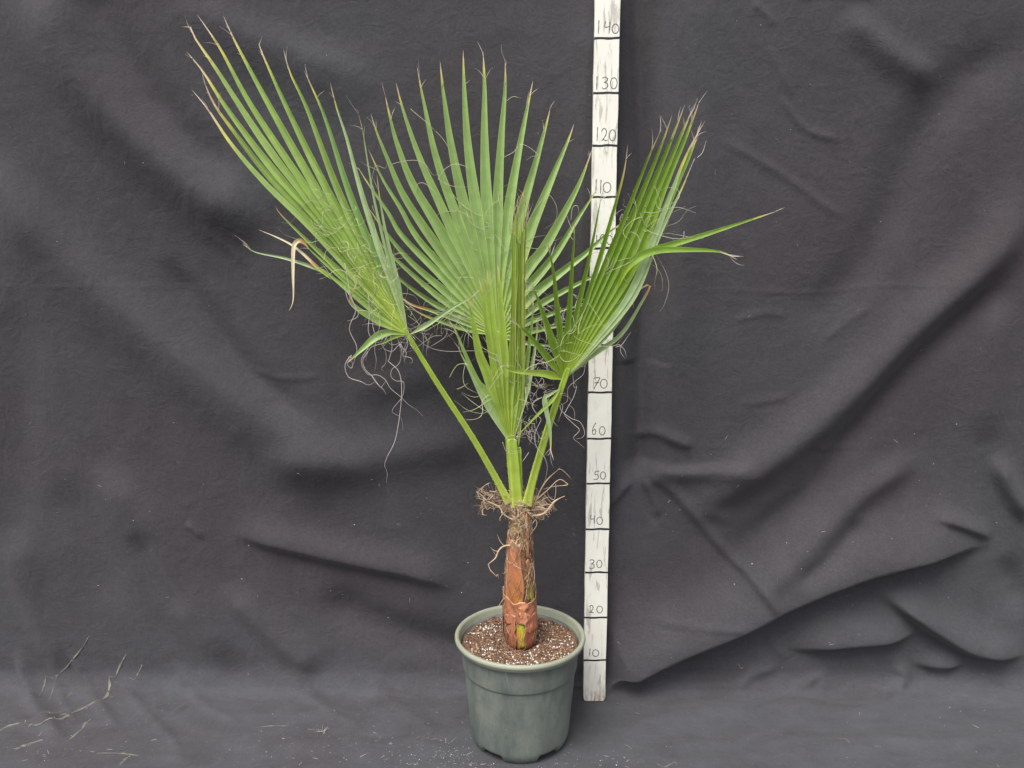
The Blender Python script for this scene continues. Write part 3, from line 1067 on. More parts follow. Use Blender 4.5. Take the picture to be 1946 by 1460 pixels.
for k in range(150):        # matted collar
    a = rng.uniform(0, 2 * math.pi)
    rr = rng.uniform(1.4, 2.6)
    p = crown + np.array([rr * math.sin(a), -rr * math.cos(a), rng.uniform(-2.2, 0.9)])
    tdir = np.array([math.cos(a), math.sin(a), rng.normal() * 0.25]) * rng.choice([-1, 1]) + 0.35 * np.array([math.sin(a), -math.cos(a), 0])
    fb.tube(wander(p, tdir, rng.uniform(2.0, 5.0), 0.3, 0.55), rng.uniform(0.04, 0.09), TAN * rng.uniform(0.55, 1.2), 3)
for k in range(85):         # strands sticking out left
    p = at(rng.uniform(918, 965), rng.uniform(936, 968), PY + rng.uniform(-2, 2))
    fb.tube(wander(p, (-1, rng.normal() * .5, 0.25 + rng.normal() * 0.45), rng.uniform(1.5, 4.2), 0.25, 0.8, 0.05), rng.uniform(0.03, 0.075), TAN * rng.uniform(0.6, 1.15), 3)
for k in range(70):         # and right
    p = at(rng.uniform(1008, 1030), rng.uniform(950, 985), PY + rng.uniform(-2, 2))
    fb.tube(wander(p, (1, rng.normal() * .5, 0.3 + rng.normal() * 0.4), rng.uniform(1.5, 4.5), 0.25, 0.8, 0.03), rng.uniform(0.03, 0.07), TAN * rng.uniform(0.6, 1.15), 3)


def traced(b, pts, r, col, Y=None, sides=5, sub=5, jit=0.0):
    P = np.array([at(p[0], p[1], (p[2] if len(p) > 2 else Y)) for p in pts])
    P = smooth_path(P, sub)
    if jit: P += rng.normal(size=P.shape) * jit
    b.tube(P, r, col, sides)
    return P


FT = TAN * 1.25
for pts, r in [
    ([(1012, 968), (1024, 938), (1040, 912), (1064, 890)], 0.14),
    ([(1020, 950), (1040, 932), (1062, 912), (1076, 918), (1077, 922), (1050, 925), (1032, 930)], 0.08),
    ([(1060, 892), (1068, 893), (1080, 904), (1086, 911)], 0.05),
    ([(1008, 925), (1020, 929), (1024, 940)], 0.05),
    ([(1012, 980), (1030, 978), (1042, 968), (1052, 955), (1062, 948), (1073, 943)], 0.19),
    ([(1056, 920), (1056, 938), (1052, 950), (1042, 942), (1040, 930)], 0.06),
    ([(1034, 940), (1046, 954), (1050, 956)], 0.05),
    ([(1020, 952), (1032, 964), (1035, 968)], 0.05),
    ([(1030, 975), (1034, 985), (1028, 988)], 0.05), ([(1044, 966), (1044, 976), (1046, 978)], 0.05), ([(1052, 955), (1053, 973)], 0.04),
    ([(1012, 995), (1018, 988), (1020, 998), (1012, 1010), (1004, 1018)], 0.06),
    ([(975, 988), (958, 978), (950, 965), (938, 958), (925, 952), (914, 940), (905, 934)], 0.15),
    ([(907, 936), (910, 944), (912, 948)], 0.06), ([(908, 935), (920, 924), (928, 919), (933, 918)], 0.06), ([(927, 920), (930, 928)], 0.05),
    ([(918, 945), (922, 960), (926, 968), (936, 962)], 0.06), ([(938, 960), (938, 974)], 0.05), ([(930, 933), (940, 935), (945, 931)], 0.07),
    ([(990, 1034), (975, 1036), (958, 1038), (948, 1046), (942, 1060), (932, 1069), (928, 1072)], 0.15),
    ([(928, 1072), (931, 1082), (938, 1090), (944, 1096)], 0.09), ([(958, 1038), (950, 1028), (945, 1016)], 0.05),
    ([(946, 1048), (938, 1046), (932, 1040)], 0.06), ([(942, 1055), (937, 1048)], 0.05), ([(943, 1095), (946, 1092), (947, 1099)], 0.05),
    ([(962, 1060), (964, 1080), (958, 1090), (954, 1088)], 0.04), ([(965, 1050), (964, 1090), (962, 1130), (961, 1165)], 0.05),
    ([(1012, 1070), (1016, 1095), (1012, 1115), (1010, 1130)], 0.05), ([(948, 1152), (954, 1142), (960, 1135)], 0.05),
]:
    traced(fb, pts, r, FT * rng.uniform(0.75, 1.05), PY - 1.6)
o = fb.build('trunk_fibre', M_FIBRE, trunk, PALM_O); tag(o, kind='stuff')

# ---- fronds
GREEN_A = ((0.39, 0.49, 0.07), (0.222, 0.340, 0.072))
GREEN_B = ((0.35, 0.45, 0.085), (0.245, 0.378, 0.112))
GREEN_C = ((0.31, 0.43, 0.035), (0.172, 0.300, 0.030))
GREEN_D = ((0.36, 0.46, 0.055), (0.29, 0.41, 0.06))
PALE = ((0.42, 0.52, 0.20), (0.34, 0.46, 0.23))
TIPC = [(0.50, 0.48, 0.10), (0.58, 0.45, 0.29), (0.56, 0.52, 0.49)]
BROWN = (0.52, 0.30, 0.12)
STRAW = (0.78, 0.67, 0.47)


class Mid:
    def __init__(s, hub, hubY, pts, tipY):
        n = len(pts)
        # distance along the photo line sets the depth of unlisted points
        q = np.array([hub] + [p[:2] for p in pts], float)
        L = np.concatenate([[0], np.cumsum(np.linalg.norm(np.diff(q, axis=0), axis=1))]); L /= L[-1]
        P = [at(hub[0], hub[1], hubY)]
        for k, p in enumerate(pts):
            Y = p[2] if len(p) > 2 else hubY + (tipY - hubY) * L[k + 1]
            P.append(at(p[0], p[1], Y))
        if n == 1:      # give a straight one a faint bow
            m = (P[0] + P[1]) / 2
            P = [P[0], m + np.array([0, 0.4, 0.25]), P[1]]
        Q = smooth_path(P, 10)
        s.Q = Q
        s.s = np.concatenate([[0], np.cumsum(np.linalg.norm(np.diff(Q, axis=0), axis=1))])
        s.L = s.s[-1]

    def p(s, v):
        v = np.minimum(v, s.L)
        return np.stack([np.interp(v, s.s, s.Q[:, k]) for k in range(3)], -1)


def lerp(a, b, t): return np.asarray(a) * (1 - t) + np.asarray(b) * t


def segment_colour(s, L, u, pal, tip, brown):
    t = s / L
    c = lerp(pal[0], pal[1], np.clip(t / 0.30, 0, 1))
    if abs(u) < 0.2: c = c * 0.86  # shade of the fold's trough, painted into the colour along the midrib
    if abs(u) > 0.95: c = lerp(c, (0.52, 0.56, 0.22), 0.6)
    if tip > 0:
        a = 1 - tip
        c = lerp(c, TIPC[0], np.clip((t - a) / (0.3 * tip), 0, 1))
        c = lerp(c, TIPC[1], np.clip((t - a - 0.35 * tip) / (0.25 * tip), 0, 1))
        c = lerp(c, TIPC[2], np.clip((t - a - 0.7 * tip) / (0.25 * tip), 0, 1))
    if brown:
        c = lerp(c, BROWN, np.clip((t - brown + 0.03) / 0.05, 0, 1))
        c = lerp(c, STRAW, np.clip((t - brown - 0.05) / 0.12, 0, 1))
    return c * LEAF_GAIN


LEAF_GAIN = 1.18
ACROSS = np.array([-1.0, -0.86, -0.45, 0.0, 0.45, 0.86, 1.0])


def frond(name, label, hub, hubY, petiole, segs, pal, threads, hw=1.25, stalk_w=(1.0, 0.75), thread_len=(5, 13), seed=0, drape=None, curl=0.55, toward=0.35, tip=0.16, fold=1.0):
    """petiole: list of (px,py,Y) from the crown to the hub.  segs: dicts with pts, y (tip depth), free (own split fraction), ..."""
    # stalk
    P = np.array([at(*p) for p in petiole])
    Q = smooth_path(P, 14)
    n = len(Q)
    T = np.gradient(Q, axis=0); T /= np.linalg.norm(T, axis=1)[:, None]
    V, cols, F = [], [], []
    prof = [(-1, 0.0), (-0.92, -0.35), (-0.55, -0.62), (0, -0.72), (0.55, -0.62), (0.92, -0.35), (1, 0), (0.8, 0.22), (0.35, 0.05), (0, -0.02), (-0.35, 0.05), (-0.8, 0.22)]
    for k in range(n):
        t = k / (n - 1)
        w = (stalk_w[0] + (stalk_w[1] - stalk_w[0]) * min(1, t * 1.3)) * (1.25 - 0.25 * min(1, t * 6)) / 1.0
        if t > 0.93: w *= 1 - (t - 0.93) * 5
        W = np.cross(T[k], (0, -1, 0.12)); W /= np.linalg.norm(W)
        Nn = np.cross(W, T[k])
        if Nn[1] > 0: Nn, W = -Nn, -W
        for a, b in prof:
            V.append(Q[k] + W * a * w + Nn * b * w * 0.75)
            c = lerp((0.38, 0.47, 0.075), (0.30, 0.44, 0.055), t) * (1.0 if abs(a) < 0.75 else 1.18)
            if t < 0.05: c = lerp((0.5, 0.42, 0.2), c, t / 0.05)
            cols.append(c)
    F = grid_faces(n, len(prof), True) + [tuple(range(len(prof)))[::-1], tuple(range((n - 1) * len(prof), n * len(prof)))]
    # marginal teeth
    for side in (-1, 1):
        for t in np.arange(0.06, 0.97, 0.035 if n > 30 else 0.07):
            t += rng.uniform(-.012, .012)
            k = min(n - 2, int(t * (n - 1)))
            w = (stalk_w[0] + (stalk_w[1] - stalk_w[0]) * min(1, t * 1.3))
            W = np.cross(T[k], (0, -1, 0.12)); W /= np.linalg.norm(W)
            Nn = np.cross(W, T[k]); Nn = -Nn if Nn[1] > 0 else Nn
            b = Q[k] + W * side * w * 0.97
            h = rng.uniform(0.06, 0.17) * (1.3 - t)
            i0 = len(V)
            V += [b - T[k] * 0.16, b + T[k] * 0.12, b + Nn * 0.09, b + W * side * h + T[k] * 0.14]
            cols += [(0.42, 0.48, 0.12)] * 3 + [(0.62, 0.52, 0.25)]
            F += [(i0, i0 + 2, i0 + 3), (i0 + 2, i0 + 1, i0 + 3), (i0 + 1, i0, i0 + 3)]
    fr = mesh_obj('frond', V, F, M_STALK, palm, PALM_O, cols, np.zeros((len(V), 2)))
    tag(fr, label)
    mids = [Mid(s.get('hub', hub), s.get('hubY', hubY), s['pts'], s.get('y', hubY)) for s in segs]
    th = Bag()
    splits = []
    for i, (sg, m) in enumerate(zip(segs, mids)):
        L = m.L
        pl = sg.get('pal', pal)
        sh = 1 + rng.normal() * 0.05
        # split distance on both sides
        sides = []
        for dlt in (-1, 1):
            j = i + dlt
            alone = sg.get('alone') or not (0 <= j < len(segs)) or segs[j].get('alone')
            if alone: sides.append(None)
            else:
                fr_ = 0.5 * (sg.get('free', 0.42) + segs[j].get('free', 0.42))
                sides.append((mids[j], fr_ * min(L, mids[j].L)))
        nn = 34
        sv = L * (np.linspace(0, 1, nn) ** 1.05)
        M = m.p(sv)
        Tn = np.gradient(M, axis=0); Tn /= np.linalg.norm(Tn, axis=1)[:, None] + 1e-9
        Wd = np.cross(Tn, (0.0, -1.0, sg.get('face', 0.15))); Wd /= np.linalg.norm(Wd, axis=1)[:, None] + 1e-9
        Nn = np.cross(Wd, Tn)
        fl = Nn[:, 1] > 0
        Nn[fl] *= -1
        E = []
        wid = sg.get('w', hw)
        for q, sd in enumerate(sides):
            sgn = -1 if q == 0 else 1
            if sd is None:
                other = sides[1 - q]
                sf = sg.get('free', 0.30) * L
                ramp = np.clip(sv / max(sf, 1e-3), 0, 1)
                tap = np.clip((L - sv) / (L - sf + 1e-6), 0, 1) ** 0.85
                wv = wid * np.minimum(ramp ** 0.9, 1) * np.where(sv > sf, tap, 1) * 0.9
                E.append(('free', sgn, wv))
                continue
            nb, sf = sd
            bd = 0.5 * (M + nb.p(sv)) - M
            # neighbours lie to the lower-angle / higher-angle side: their own direction gives the side
            k0 = int(np.searchsorted(sv, sf))
            k0 = min(max(k0, 1), nn - 2)
            v0 = 0.5 * (m.p(np.array([sf]))[0] + nb.p(np.array([sf]))[0]) - m.p(np.array([sf]))[0]
            w0 = np.linalg.norm(v0)
            if w0 > wid: v0 *= wid / w0
            tap = np.clip((L - sv) / (L - sf), 0, 1) ** 0.8
            w0 = np.linalg.norm(v0)
            grow = max(1.0, 0.55 * wid / max(w0, 0.05))
            gs = np.clip((sv - sf) / (0.14 * L), 0, 1)
            tap = tap * (1 + (grow - 1) * gs * gs * (3 - 2 * gs))
            e = np.where((sv <= sf)[:, None], bd, v0[None, :] * tap[:, None])
            # keep the free part's edge square to its own midline
            fm = sv > sf
            e[fm] -= Tn[fm] * np.sum(e[fm] * Tn[fm], axis=1)[:, None]
            E.append(('web', sgn, e))
            splits.append((m, sf, v0, Tn[k0]))
        V, cols, uvs = [], [], []
        for k in range(nn):
            offs = []
            for kind, sgn, e in E:
                offs.append(Wd[k] * sgn * e[k] if kind == 'free' else e[k])
            hl, hr = np.linalg.norm(offs[0]), np.linalg.norm(offs[1])
            h = 0.5 * (hl + hr)
            t = sv[k] / L
            real = wid * min(1, t / 0.35) * (1 if t < 0.4 else max(0, (1 - t) / 0.6) ** 0.8)
            dep = max(0.46 * h, 0.38 * math.sqrt(max(0, real * real - h * h)) if h < real else 0.46 * h)
            dep = min(dep, 0.55) * sg.get('fold', fold)
            for u in ACROSS:
                ev = offs[0] * (-u) if u < 0 else offs[1] * u
                V.append(M[k] + ev + Nn[k] * dep * (abs(u) - 0.55))
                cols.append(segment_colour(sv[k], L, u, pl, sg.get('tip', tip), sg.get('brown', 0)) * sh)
                uvs.append((u * 0.5 + i * 1.37, sv[k] * 0.1))
        mesh_obj('leaf_segment', V, grid_faces(nn, 7), M_LEAF, fr, PALM_O, cols, uvs)
        # frayed tip
        if not sg.get('brown'):
            for _ in range(int(rng.integers(1, 4))):
                b = m.p(np.array([L * rng.uniform(0.86, 0.99)]))[0]
                P = wander(b, Tn[-3] + rng.normal(size=3) * 0.28, rng.uniform(1.2, 4.2), 0.25, 0.28)
                th.tube(P, 0.055, GREY * rng.uniform(0.9, 1.35), 3)
    # curly threads that hang from the splits between segments
    for k in range(threads):
        if not splits: break
        m, sf, v0, T0 = splits[int(rng.integers(len(splits)))]
        q = rng.uniform(0.62, 1.0)
        p = m.p(np.array([sf * q]))[0] + v0 * q + np.array([0, -0.15, 0])
        d = T0 * rng.uniform(-0.2, 1) + rng.normal(size=3) * np.array([0.8, 0.25, 0.8]) + np.array([0, -toward * rng.random(), 0])
        W = wander(p, d, rng.uniform(*thread_len), 0.25, curl * rng.uniform(0.3, 1.6), 0.02, 0.91)
        W[:, 1] = np.minimum(W[:, 1], -2.5 - 0.3 * np.tanh(W[:, 1]))
        c = lerp((0.60, 0.65, 0.29), GREY, rng.random() ** 1.2) * rng.uniform(0.85, 1.15)
        th.tube(W, rng.uniform(0.028, 0.048), c, 4)
    if drape: drape(th)
    o = th.build('leaf_thread', M_THREAD, fr, PALM_O, True)
    tag(o, kind='stuff')
    return fr


def sg(*pts, **kw):
    d = dict(pts=list(pts)); d.update(kw); return d


# right edge strips of frond A carry the paler underside
def drape_a(b):
    L = [
        [(655, 500), (666, 560), (676, 590), (664, 625), (678, 660), (672, 690), (666, 700)],
        [(668, 675), (658, 688), (656, 702), (664, 718), (685, 725), (700, 732), (712, 726)],
        [(668, 678), (660, 692), (668, 700), (670, 690), (662, 684)],
        [(700, 662), (688, 680), (688, 695), (700, 712), (718, 713), (732, 722), (742, 738), (762, 755), (775, 768), (790, 778), (803, 790)],
        [(704, 662), (690, 684), (694, 702), (708, 716), (722, 735), (727, 733), (734, 723)],
        [(705, 712), (715, 728), (728, 740), (734, 750)],
        [(742, 640), (745, 660), (740, 682), (738, 687), (755, 702), (762, 722), (763, 755), (758, 800), (750, 840), (736, 868), (731, 885), (736, 898), (734, 918)],
        [(762, 650), (762, 680), (756, 694), (745, 702), (743, 715), (752, 724), (765, 725), (768, 735), (764, 755), (745, 781), (760, 792), (765, 805), (765, 818)],
        [(715, 640), (712, 665), (715, 685), (712, 705)], [(725, 655), (733, 670), (733, 690), (725, 700), (729, 706)],
        [(770, 640), (775, 655), (765, 675), (780, 680), (784, 688), (779, 690)],
        [(700, 560), (702, 600), (700, 630), (712, 650), (730, 648)], [(655, 545), (662, 572), (678, 590), (700, 592), (715, 612)],
        [(660, 555), (680, 592), (676, 605), (660, 610)], [(735, 640), (728, 660), (745, 668), (760, 655), (770, 668), (775, 656)],
    ]
    for l in L:
        traced(b, l, rng.uniform(0.05, 0.072), GREY * rng.uniform(0.9, 1.25), -20.5, 4)
    for _ in range(26):      # snarl under the hub
        p = at(rng.uniform(700, 790), rng.uniform(615, 665), -20 + rng.uniform(-1.5, 2))
        b.tube(wander(p, rng.normal(size=3) + np.array([0, 0, -0.4]), rng.uniform(2, 6), 0.25, 0.8, 0.08, 0.93), 0.045, GREY * rng.uniform(0.75, 1.2), 4)
    for _ in range(38):      # dense curls lying on the blade
        t = rng.random()
        p = at(770 - 190 * t + rng.normal() * 28 * (0.4 + t), 600 - 230 * t + rng.normal() * 30 * (.4 + t), -22.5)
        b.tube(wander(p, rng.normal(size=3) * np.array([1, .2, 1]), rng.uniform(2.5, 8), 0.22, 0.9, 0.0, 0.90), rng.uniform(0.028, 0.042), np.array([0.56, 0.64, 0.27]) * rng.uniform(0.85, 1.15), 4)


A = [
    sg((700, 660), (690, 650), (660, 690), y=-24, alone=True) if False else sg((742, 632), (716, 640), (690, 662), (660, 690), y=-25, alone=True, w=0.85, free=0.4, tip=0.12, pal=GREEN_B),
    sg((752, 640), (728, 652), (712, 656), y=-21, alone=True, w=0.35, free=0.4, pal=GREEN_D),
    sg((720, 612), (668, 577), (676, 545), (686, 509), y=-20, brown=0.66, w=0.6, free=0.30, tip=0),
    sg((690, 572), (625, 522), (606, 508), y=-18, w=0.9, free=0.6, tip=0.05),
    sg((685, 560), (600, 485), (575, 460), y=-17, w=0.9, free=0.55, tip=0.06),
    sg((640, 512), (540, 415), (523, 391), y=-16, w=0.85, free=0.38, brown=0.93, tip=0),
    sg((610, 452), (505, 350), (440, 275), (395, 208), (363, 169), y=-14, free=0.46, tip=0.259),
    sg((610, 440), (510, 335), (440, 245), (405, 195), (384, 145), y=-12, free=0.47, tip=0.216),
    sg((610, 428), (510, 312), (430, 205), (385, 135), (353, 97), y=-11, free=0.47, tip=0.187),
    sg((600, 400), (500, 268), (410, 130), (372, 75), (358, 46), (344, 51), y=-10, free=0.48, tip=0.173),
    sg((600, 385), (480, 205), (420, 95), (374, 27), y=-9, free=0.48, tip=0.180, w=1.4),
    sg((620, 390), (520, 215), (450, 85), (424, 29), y=-9, free=0.47, tip=0.158),
    sg((640, 395), (555, 225), (500, 105), (492, 78), (499, 68), y=-10, free=0.46, tip=0.144),
    sg((655, 390), (585, 210), (552, 140), (538, 91), y=-12, free=0.44, tip=0.144),
    sg((675, 395), (620, 230), (590, 160), (577, 132), y=-14, free=0.38, tip=0.144, pal=((0.28, 0.40, 0.08), (0.19, 0.32, 0.09))),
    sg((695, 390), (660, 265), (640, 205), (627, 155), y=-17, free=0.36, tip=0.130, pal=PALE),
    sg((720, 410), (702, 320), (690, 250), (678, 205), y=-21, free=0.34, tip=0.130, pal=PALE),
    sg((738, 480), (722, 390), (716, 330), y=-25, free=0.34, tip=0.15, pal=PALE, w=1.0),
    sg((612, 515), (545, 492), (482, 478), (458, 455), hub=(650, 540), hubY=-18.4, y=-16, alone=True, w=0.42, free=0.2, tip=0.14, pal=PALE),
    sg((608, 513), (555, 466), (490, 436), hub=(630, 532), hubY=-18.6, y=-17, alone=True, w=0.36, free=0.2, brown=0.22, tip=0),
    sg((577, 461), (566, 458), (558, 472), (557, 520), (557, 570), (549, 592), hub=(588, 474), hubY=-18.2, y=-19.5, alone=True, w=0.48, free=0.15, brown=0.06, tip=0),
    sg((815, 615), (860, 585), (906, 560), y=-21, alone=True, w=0.55, free=0.2, tip=0.14, pal=PALE),
]
frond('frond', 'palm frond leaning far out on its long stalk, tips yellowed and ragged', (776, 637), -20,
      [(968, 958, -14.5), (940, 905, -15), (898, 832, -16.5), (835, 735, -18.5), (790, 662, -19.7), (768, 625, -20.2)],
      A, GREEN_A, 64, hw=1.55, stalk_w=(0.72, 0.42), seed=1, drape=drape_a, curl=0.75, thread_len=(4, 11))


def drape_b(b):
    for _ in range(30):
        p = at(rng.uniform(790, 900), rng.uniform(585, 640), -8 + rng.uniform(-1, 1))
        b.tube(wander(p, rng.normal(size=3) + np.array([-0.3, 0, -0.6]), rng.uniform(3, 9), 0.25, 0.5, 0.10, 0.93), 0.045, GREY * rng.uniform(0.7, 1.15), 4)
    for _ in range(34):
        p = at(rng.uniform(1005, 1075), rng.uniform(565, 660), -8 + rng.uniform(-1, 1))
        b.tube(wander(p, rng.normal(size=3), rng.uniform(3, 8), 0.25, 0.6, 0.04, 0.93), 0.045, lerp(GREY, (0.5, 0.56, 0.25), rng.random()) * rng.uniform(0.7, 1.15), 4)
    for l in ([(755, 605), (790, 640), (815, 660), (850, 668), (900, 667), (945, 671), (958, 668)], [(870, 600), (920, 620), (950, 650), (958, 680), (950, 700)],
              [(775, 600), (800, 620), (812, 650), (815, 665)], [(850, 625), (846, 640), (825, 655), (810, 662)]):
        traced(b, l, 0.05, GREY * rng.uniform(0.9, 1.2), -11, 4)
    for l in ([(745, 312), (765, 307), (790, 305), (808, 312), (822, 332), (834, 331)], [(705, 350), (712, 318), (720, 316), (732, 320), (736, 310)],
              [(832, 340), (845, 322), (865, 312), (888, 318), (892, 322)], [(832, 340), (848, 350), (870, 356), (890, 355)],
              [(790, 370), (792, 352), (805, 348), (820, 360), (832, 375), (835, 400)], [(828, 250), (840, 262), (852, 280), (858, 296)],
              [(780, 207), (795, 220), (812, 234), (828, 250)], [(822, 477), (850, 495), (880, 500), (920, 495), (945, 492)],
              [(955, 300), (975, 290), (990, 275), (1008, 282), (1022, 295), (1010, 298), (1000, 305)], [(1000, 430), (1010, 410), (1030, 380), (1045, 372), (1058, 395), (1055, 420), (1035, 435)],
              [(800, 545), (840, 530), (880, 530), (892, 545)], [(963, 192), (975, 184), (990, 187)], [(1085, 420), (1088, 395), (1098, 392), (1100, 410)]):
        traced(b, l, 0.045, lerp((0.52, 0.56, 0.25), GREY, rng.random()) * rng.uniform(0.9, 1.15), -6.5, 4)


B = [
    sg((900, 628), (850, 615), (800, 596), (774, 578), y=-9, free=0.3, tip=0.35, w=0.7),
    sg((890, 618), (819, 591), (776, 576), (732, 537), y=-8, free=0.32, brown=0.62, w=0.7, tip=0),
    sg((890, 608), (835, 584), (768, 538), (720, 487), (706, 466), y=-8, free=0.36, w=0.95),
    sg((885, 598), (835, 566), (769, 509), (720, 461), (704, 440), y=-8, free=0.36, w=1.05),
    sg((890, 592), (838, 549), (778, 496), (736, 446), (700, 395), y=-7, free=0.38, w=1.1),
    sg((890, 580), (845, 530), (766, 450), (736, 401), (695, 342), (680, 317), y=-6, free=0.38, w=1.15),
    sg((890, 566), (842, 510), (791, 450), (760, 395), (728, 343), (700, 284), y=-5.5, free=0.40, w=1.2),
    sg((892, 555), (815, 448), (766, 372), (737, 305), (715, 250), (704, 214), y=-5, free=0.42),
    sg((900, 550), (832, 430), (782, 345), (752, 265), (740, 218), (731, 177), y=-4.5, free=0.43),
    sg((905, 540), (845, 405), (800, 305), (768, 215), (752, 155), y=-4, free=0.44),
    sg((910, 530), (862, 400), (828, 300), (805, 195), (793, 130), y=-3.5, free=0.46),
    sg((918, 520), (882, 390), (858, 280), (843, 180), (836, 115), y=-3, free=0.47),
    sg((926, 515), (902, 380), (888, 270), (882, 170), (880, 94), y=-3, free=0.48),
    sg((936, 510), (925, 380), (921, 260), (921, 170), (918, 97), y=-3, free=0.49),
    sg((946, 510), (947, 380), (953, 265), (960, 170), (960, 112), y=-3, free=0.49),
    sg((955, 510), (966, 400), (985, 290), (1005, 190), (1013, 153), y=-3.2, free=0.48),
    sg((966, 520), (992, 405), (1020, 305), (1040, 230), (1046, 203), y=-3.6, free=0.46),
    sg((975, 530), (1010, 430), (1050, 335), (1078, 270), (1091, 235), y=-4.2, free=0.42),
    sg((985, 545), (1015, 500), (1040, 467), (1097, 360), (1123, 291), y=-5, free=0.36),
    sg((990, 560), (1015, 532), (1056, 482), (1097, 417), (1138, 355), y=-5.5, free=0.32),
    sg((995, 580), (1028, 549), (1076, 511), (1117, 479), (1152, 447), (1190, 418), y=-6, free=0.32),
    sg((1000, 598), (1030, 578), (1080, 550), (1130, 525), (1165, 515), y=-7, free=0.32, w=1.1),
    sg((1000, 614), (1030, 603), (1076, 587), (1110, 580), y=-8, free=0.34, w=1.0),
    sg((1000, 630), (1030, 625), (1057, 620), (1090, 622), y=-8.5, free=0.34, w=0.9),
    sg((996, 652), (1048, 658), (1068, 664), y=-9, free=0.3, w=0.5, pal=PALE),
]
frond('frond', 'broad upright palm frond opened flat like a fan behind the others', (947, 638), -9,
      [(979, 958, -12.2), (972, 900, -12), (966, 830, -11.2), (958, 740, -10.2), (950, 665, -9.3), (946, 630, -9)],
      B, GREEN_B, 44, hw=1.55, tip=0.10, stalk_w=(0.75, 0.55), seed=2, drape=drape_b, curl=0.5, toward=0.2)


def drape_c(b):
    for l in ([(1115, 680), (1112, 695), (1095, 700), (1089, 712), (1090, 727), (1086, 730), (1079, 740), (1078, 762), (1066, 770), (1055, 775)],
              [(1112, 695), (1108, 712), (1092, 726), (1090, 735), (1096, 735), (1092, 728)], [(1096, 735), (1090, 755), (1076, 780), (1074, 790), (1090, 806), (1101, 818), (1090, 832), (1100, 842), (1111, 852)],
              [(1064, 772), (1068, 782), (1085, 795), (1103, 803), (1111, 822), (1106, 832), (1095, 834)], [(1030, 755), (1014, 765), (1012, 775), (1022, 790), (1028, 798), (1020, 815), (1016, 830), (1020, 850), (1035, 870), (1040, 890), (1035, 915), (1032, 920)],
              [(1050, 795), (1053, 803), (1060, 811)], [(1008, 735), (1008, 760), (1020, 776)], [(1240, 480), (1250, 490), (1266, 520), (1271, 548), (1262, 580), (1254, 592)],
              [(1170, 660), (1182, 655), (1198, 632)], [(1165, 658), (1178, 656), (1188, 668), (1190, 680)], [(1180, 658), (1180, 670), (1188, 682)],
              [(1005, 860), (997, 872), (992, 878)], [(1300, 440), (1298, 462), (1292, 470)], [(1325, 300), (1335, 290), (1342, 268)],
              [(1090, 560), (1130, 578), (1165, 580), (1180, 572)], [(1085, 555), (1120, 590), (1150, 600)]):
        traced(b, l, rng.uniform(0.045, 0.06), GREY * rng.uniform(0.9, 1.25), -19.5, 4)
    for cx, cy, sx, n in ((1040, 690, 16, 40), (1038, 745, 14, 34), (1010, 815, 10, 20), (1250, 440, 14, 12), (1180, 410, 12, 12)):
        for _ in range(n):
            p = at(cx + rng.normal() * sx, cy + rng.normal() * sx, -17.5 + rng.normal() * 0.7)
            b.tube(wander(p, rng.normal(size=3), rng.uniform(2, 5.5), 0.22, 1.0, 0.03, 0.94), 0.042, lerp(GREY, (0.42, 0.32, 0.26), rng.random() * .6) * rng.uniform(0.7, 1.15), 4)


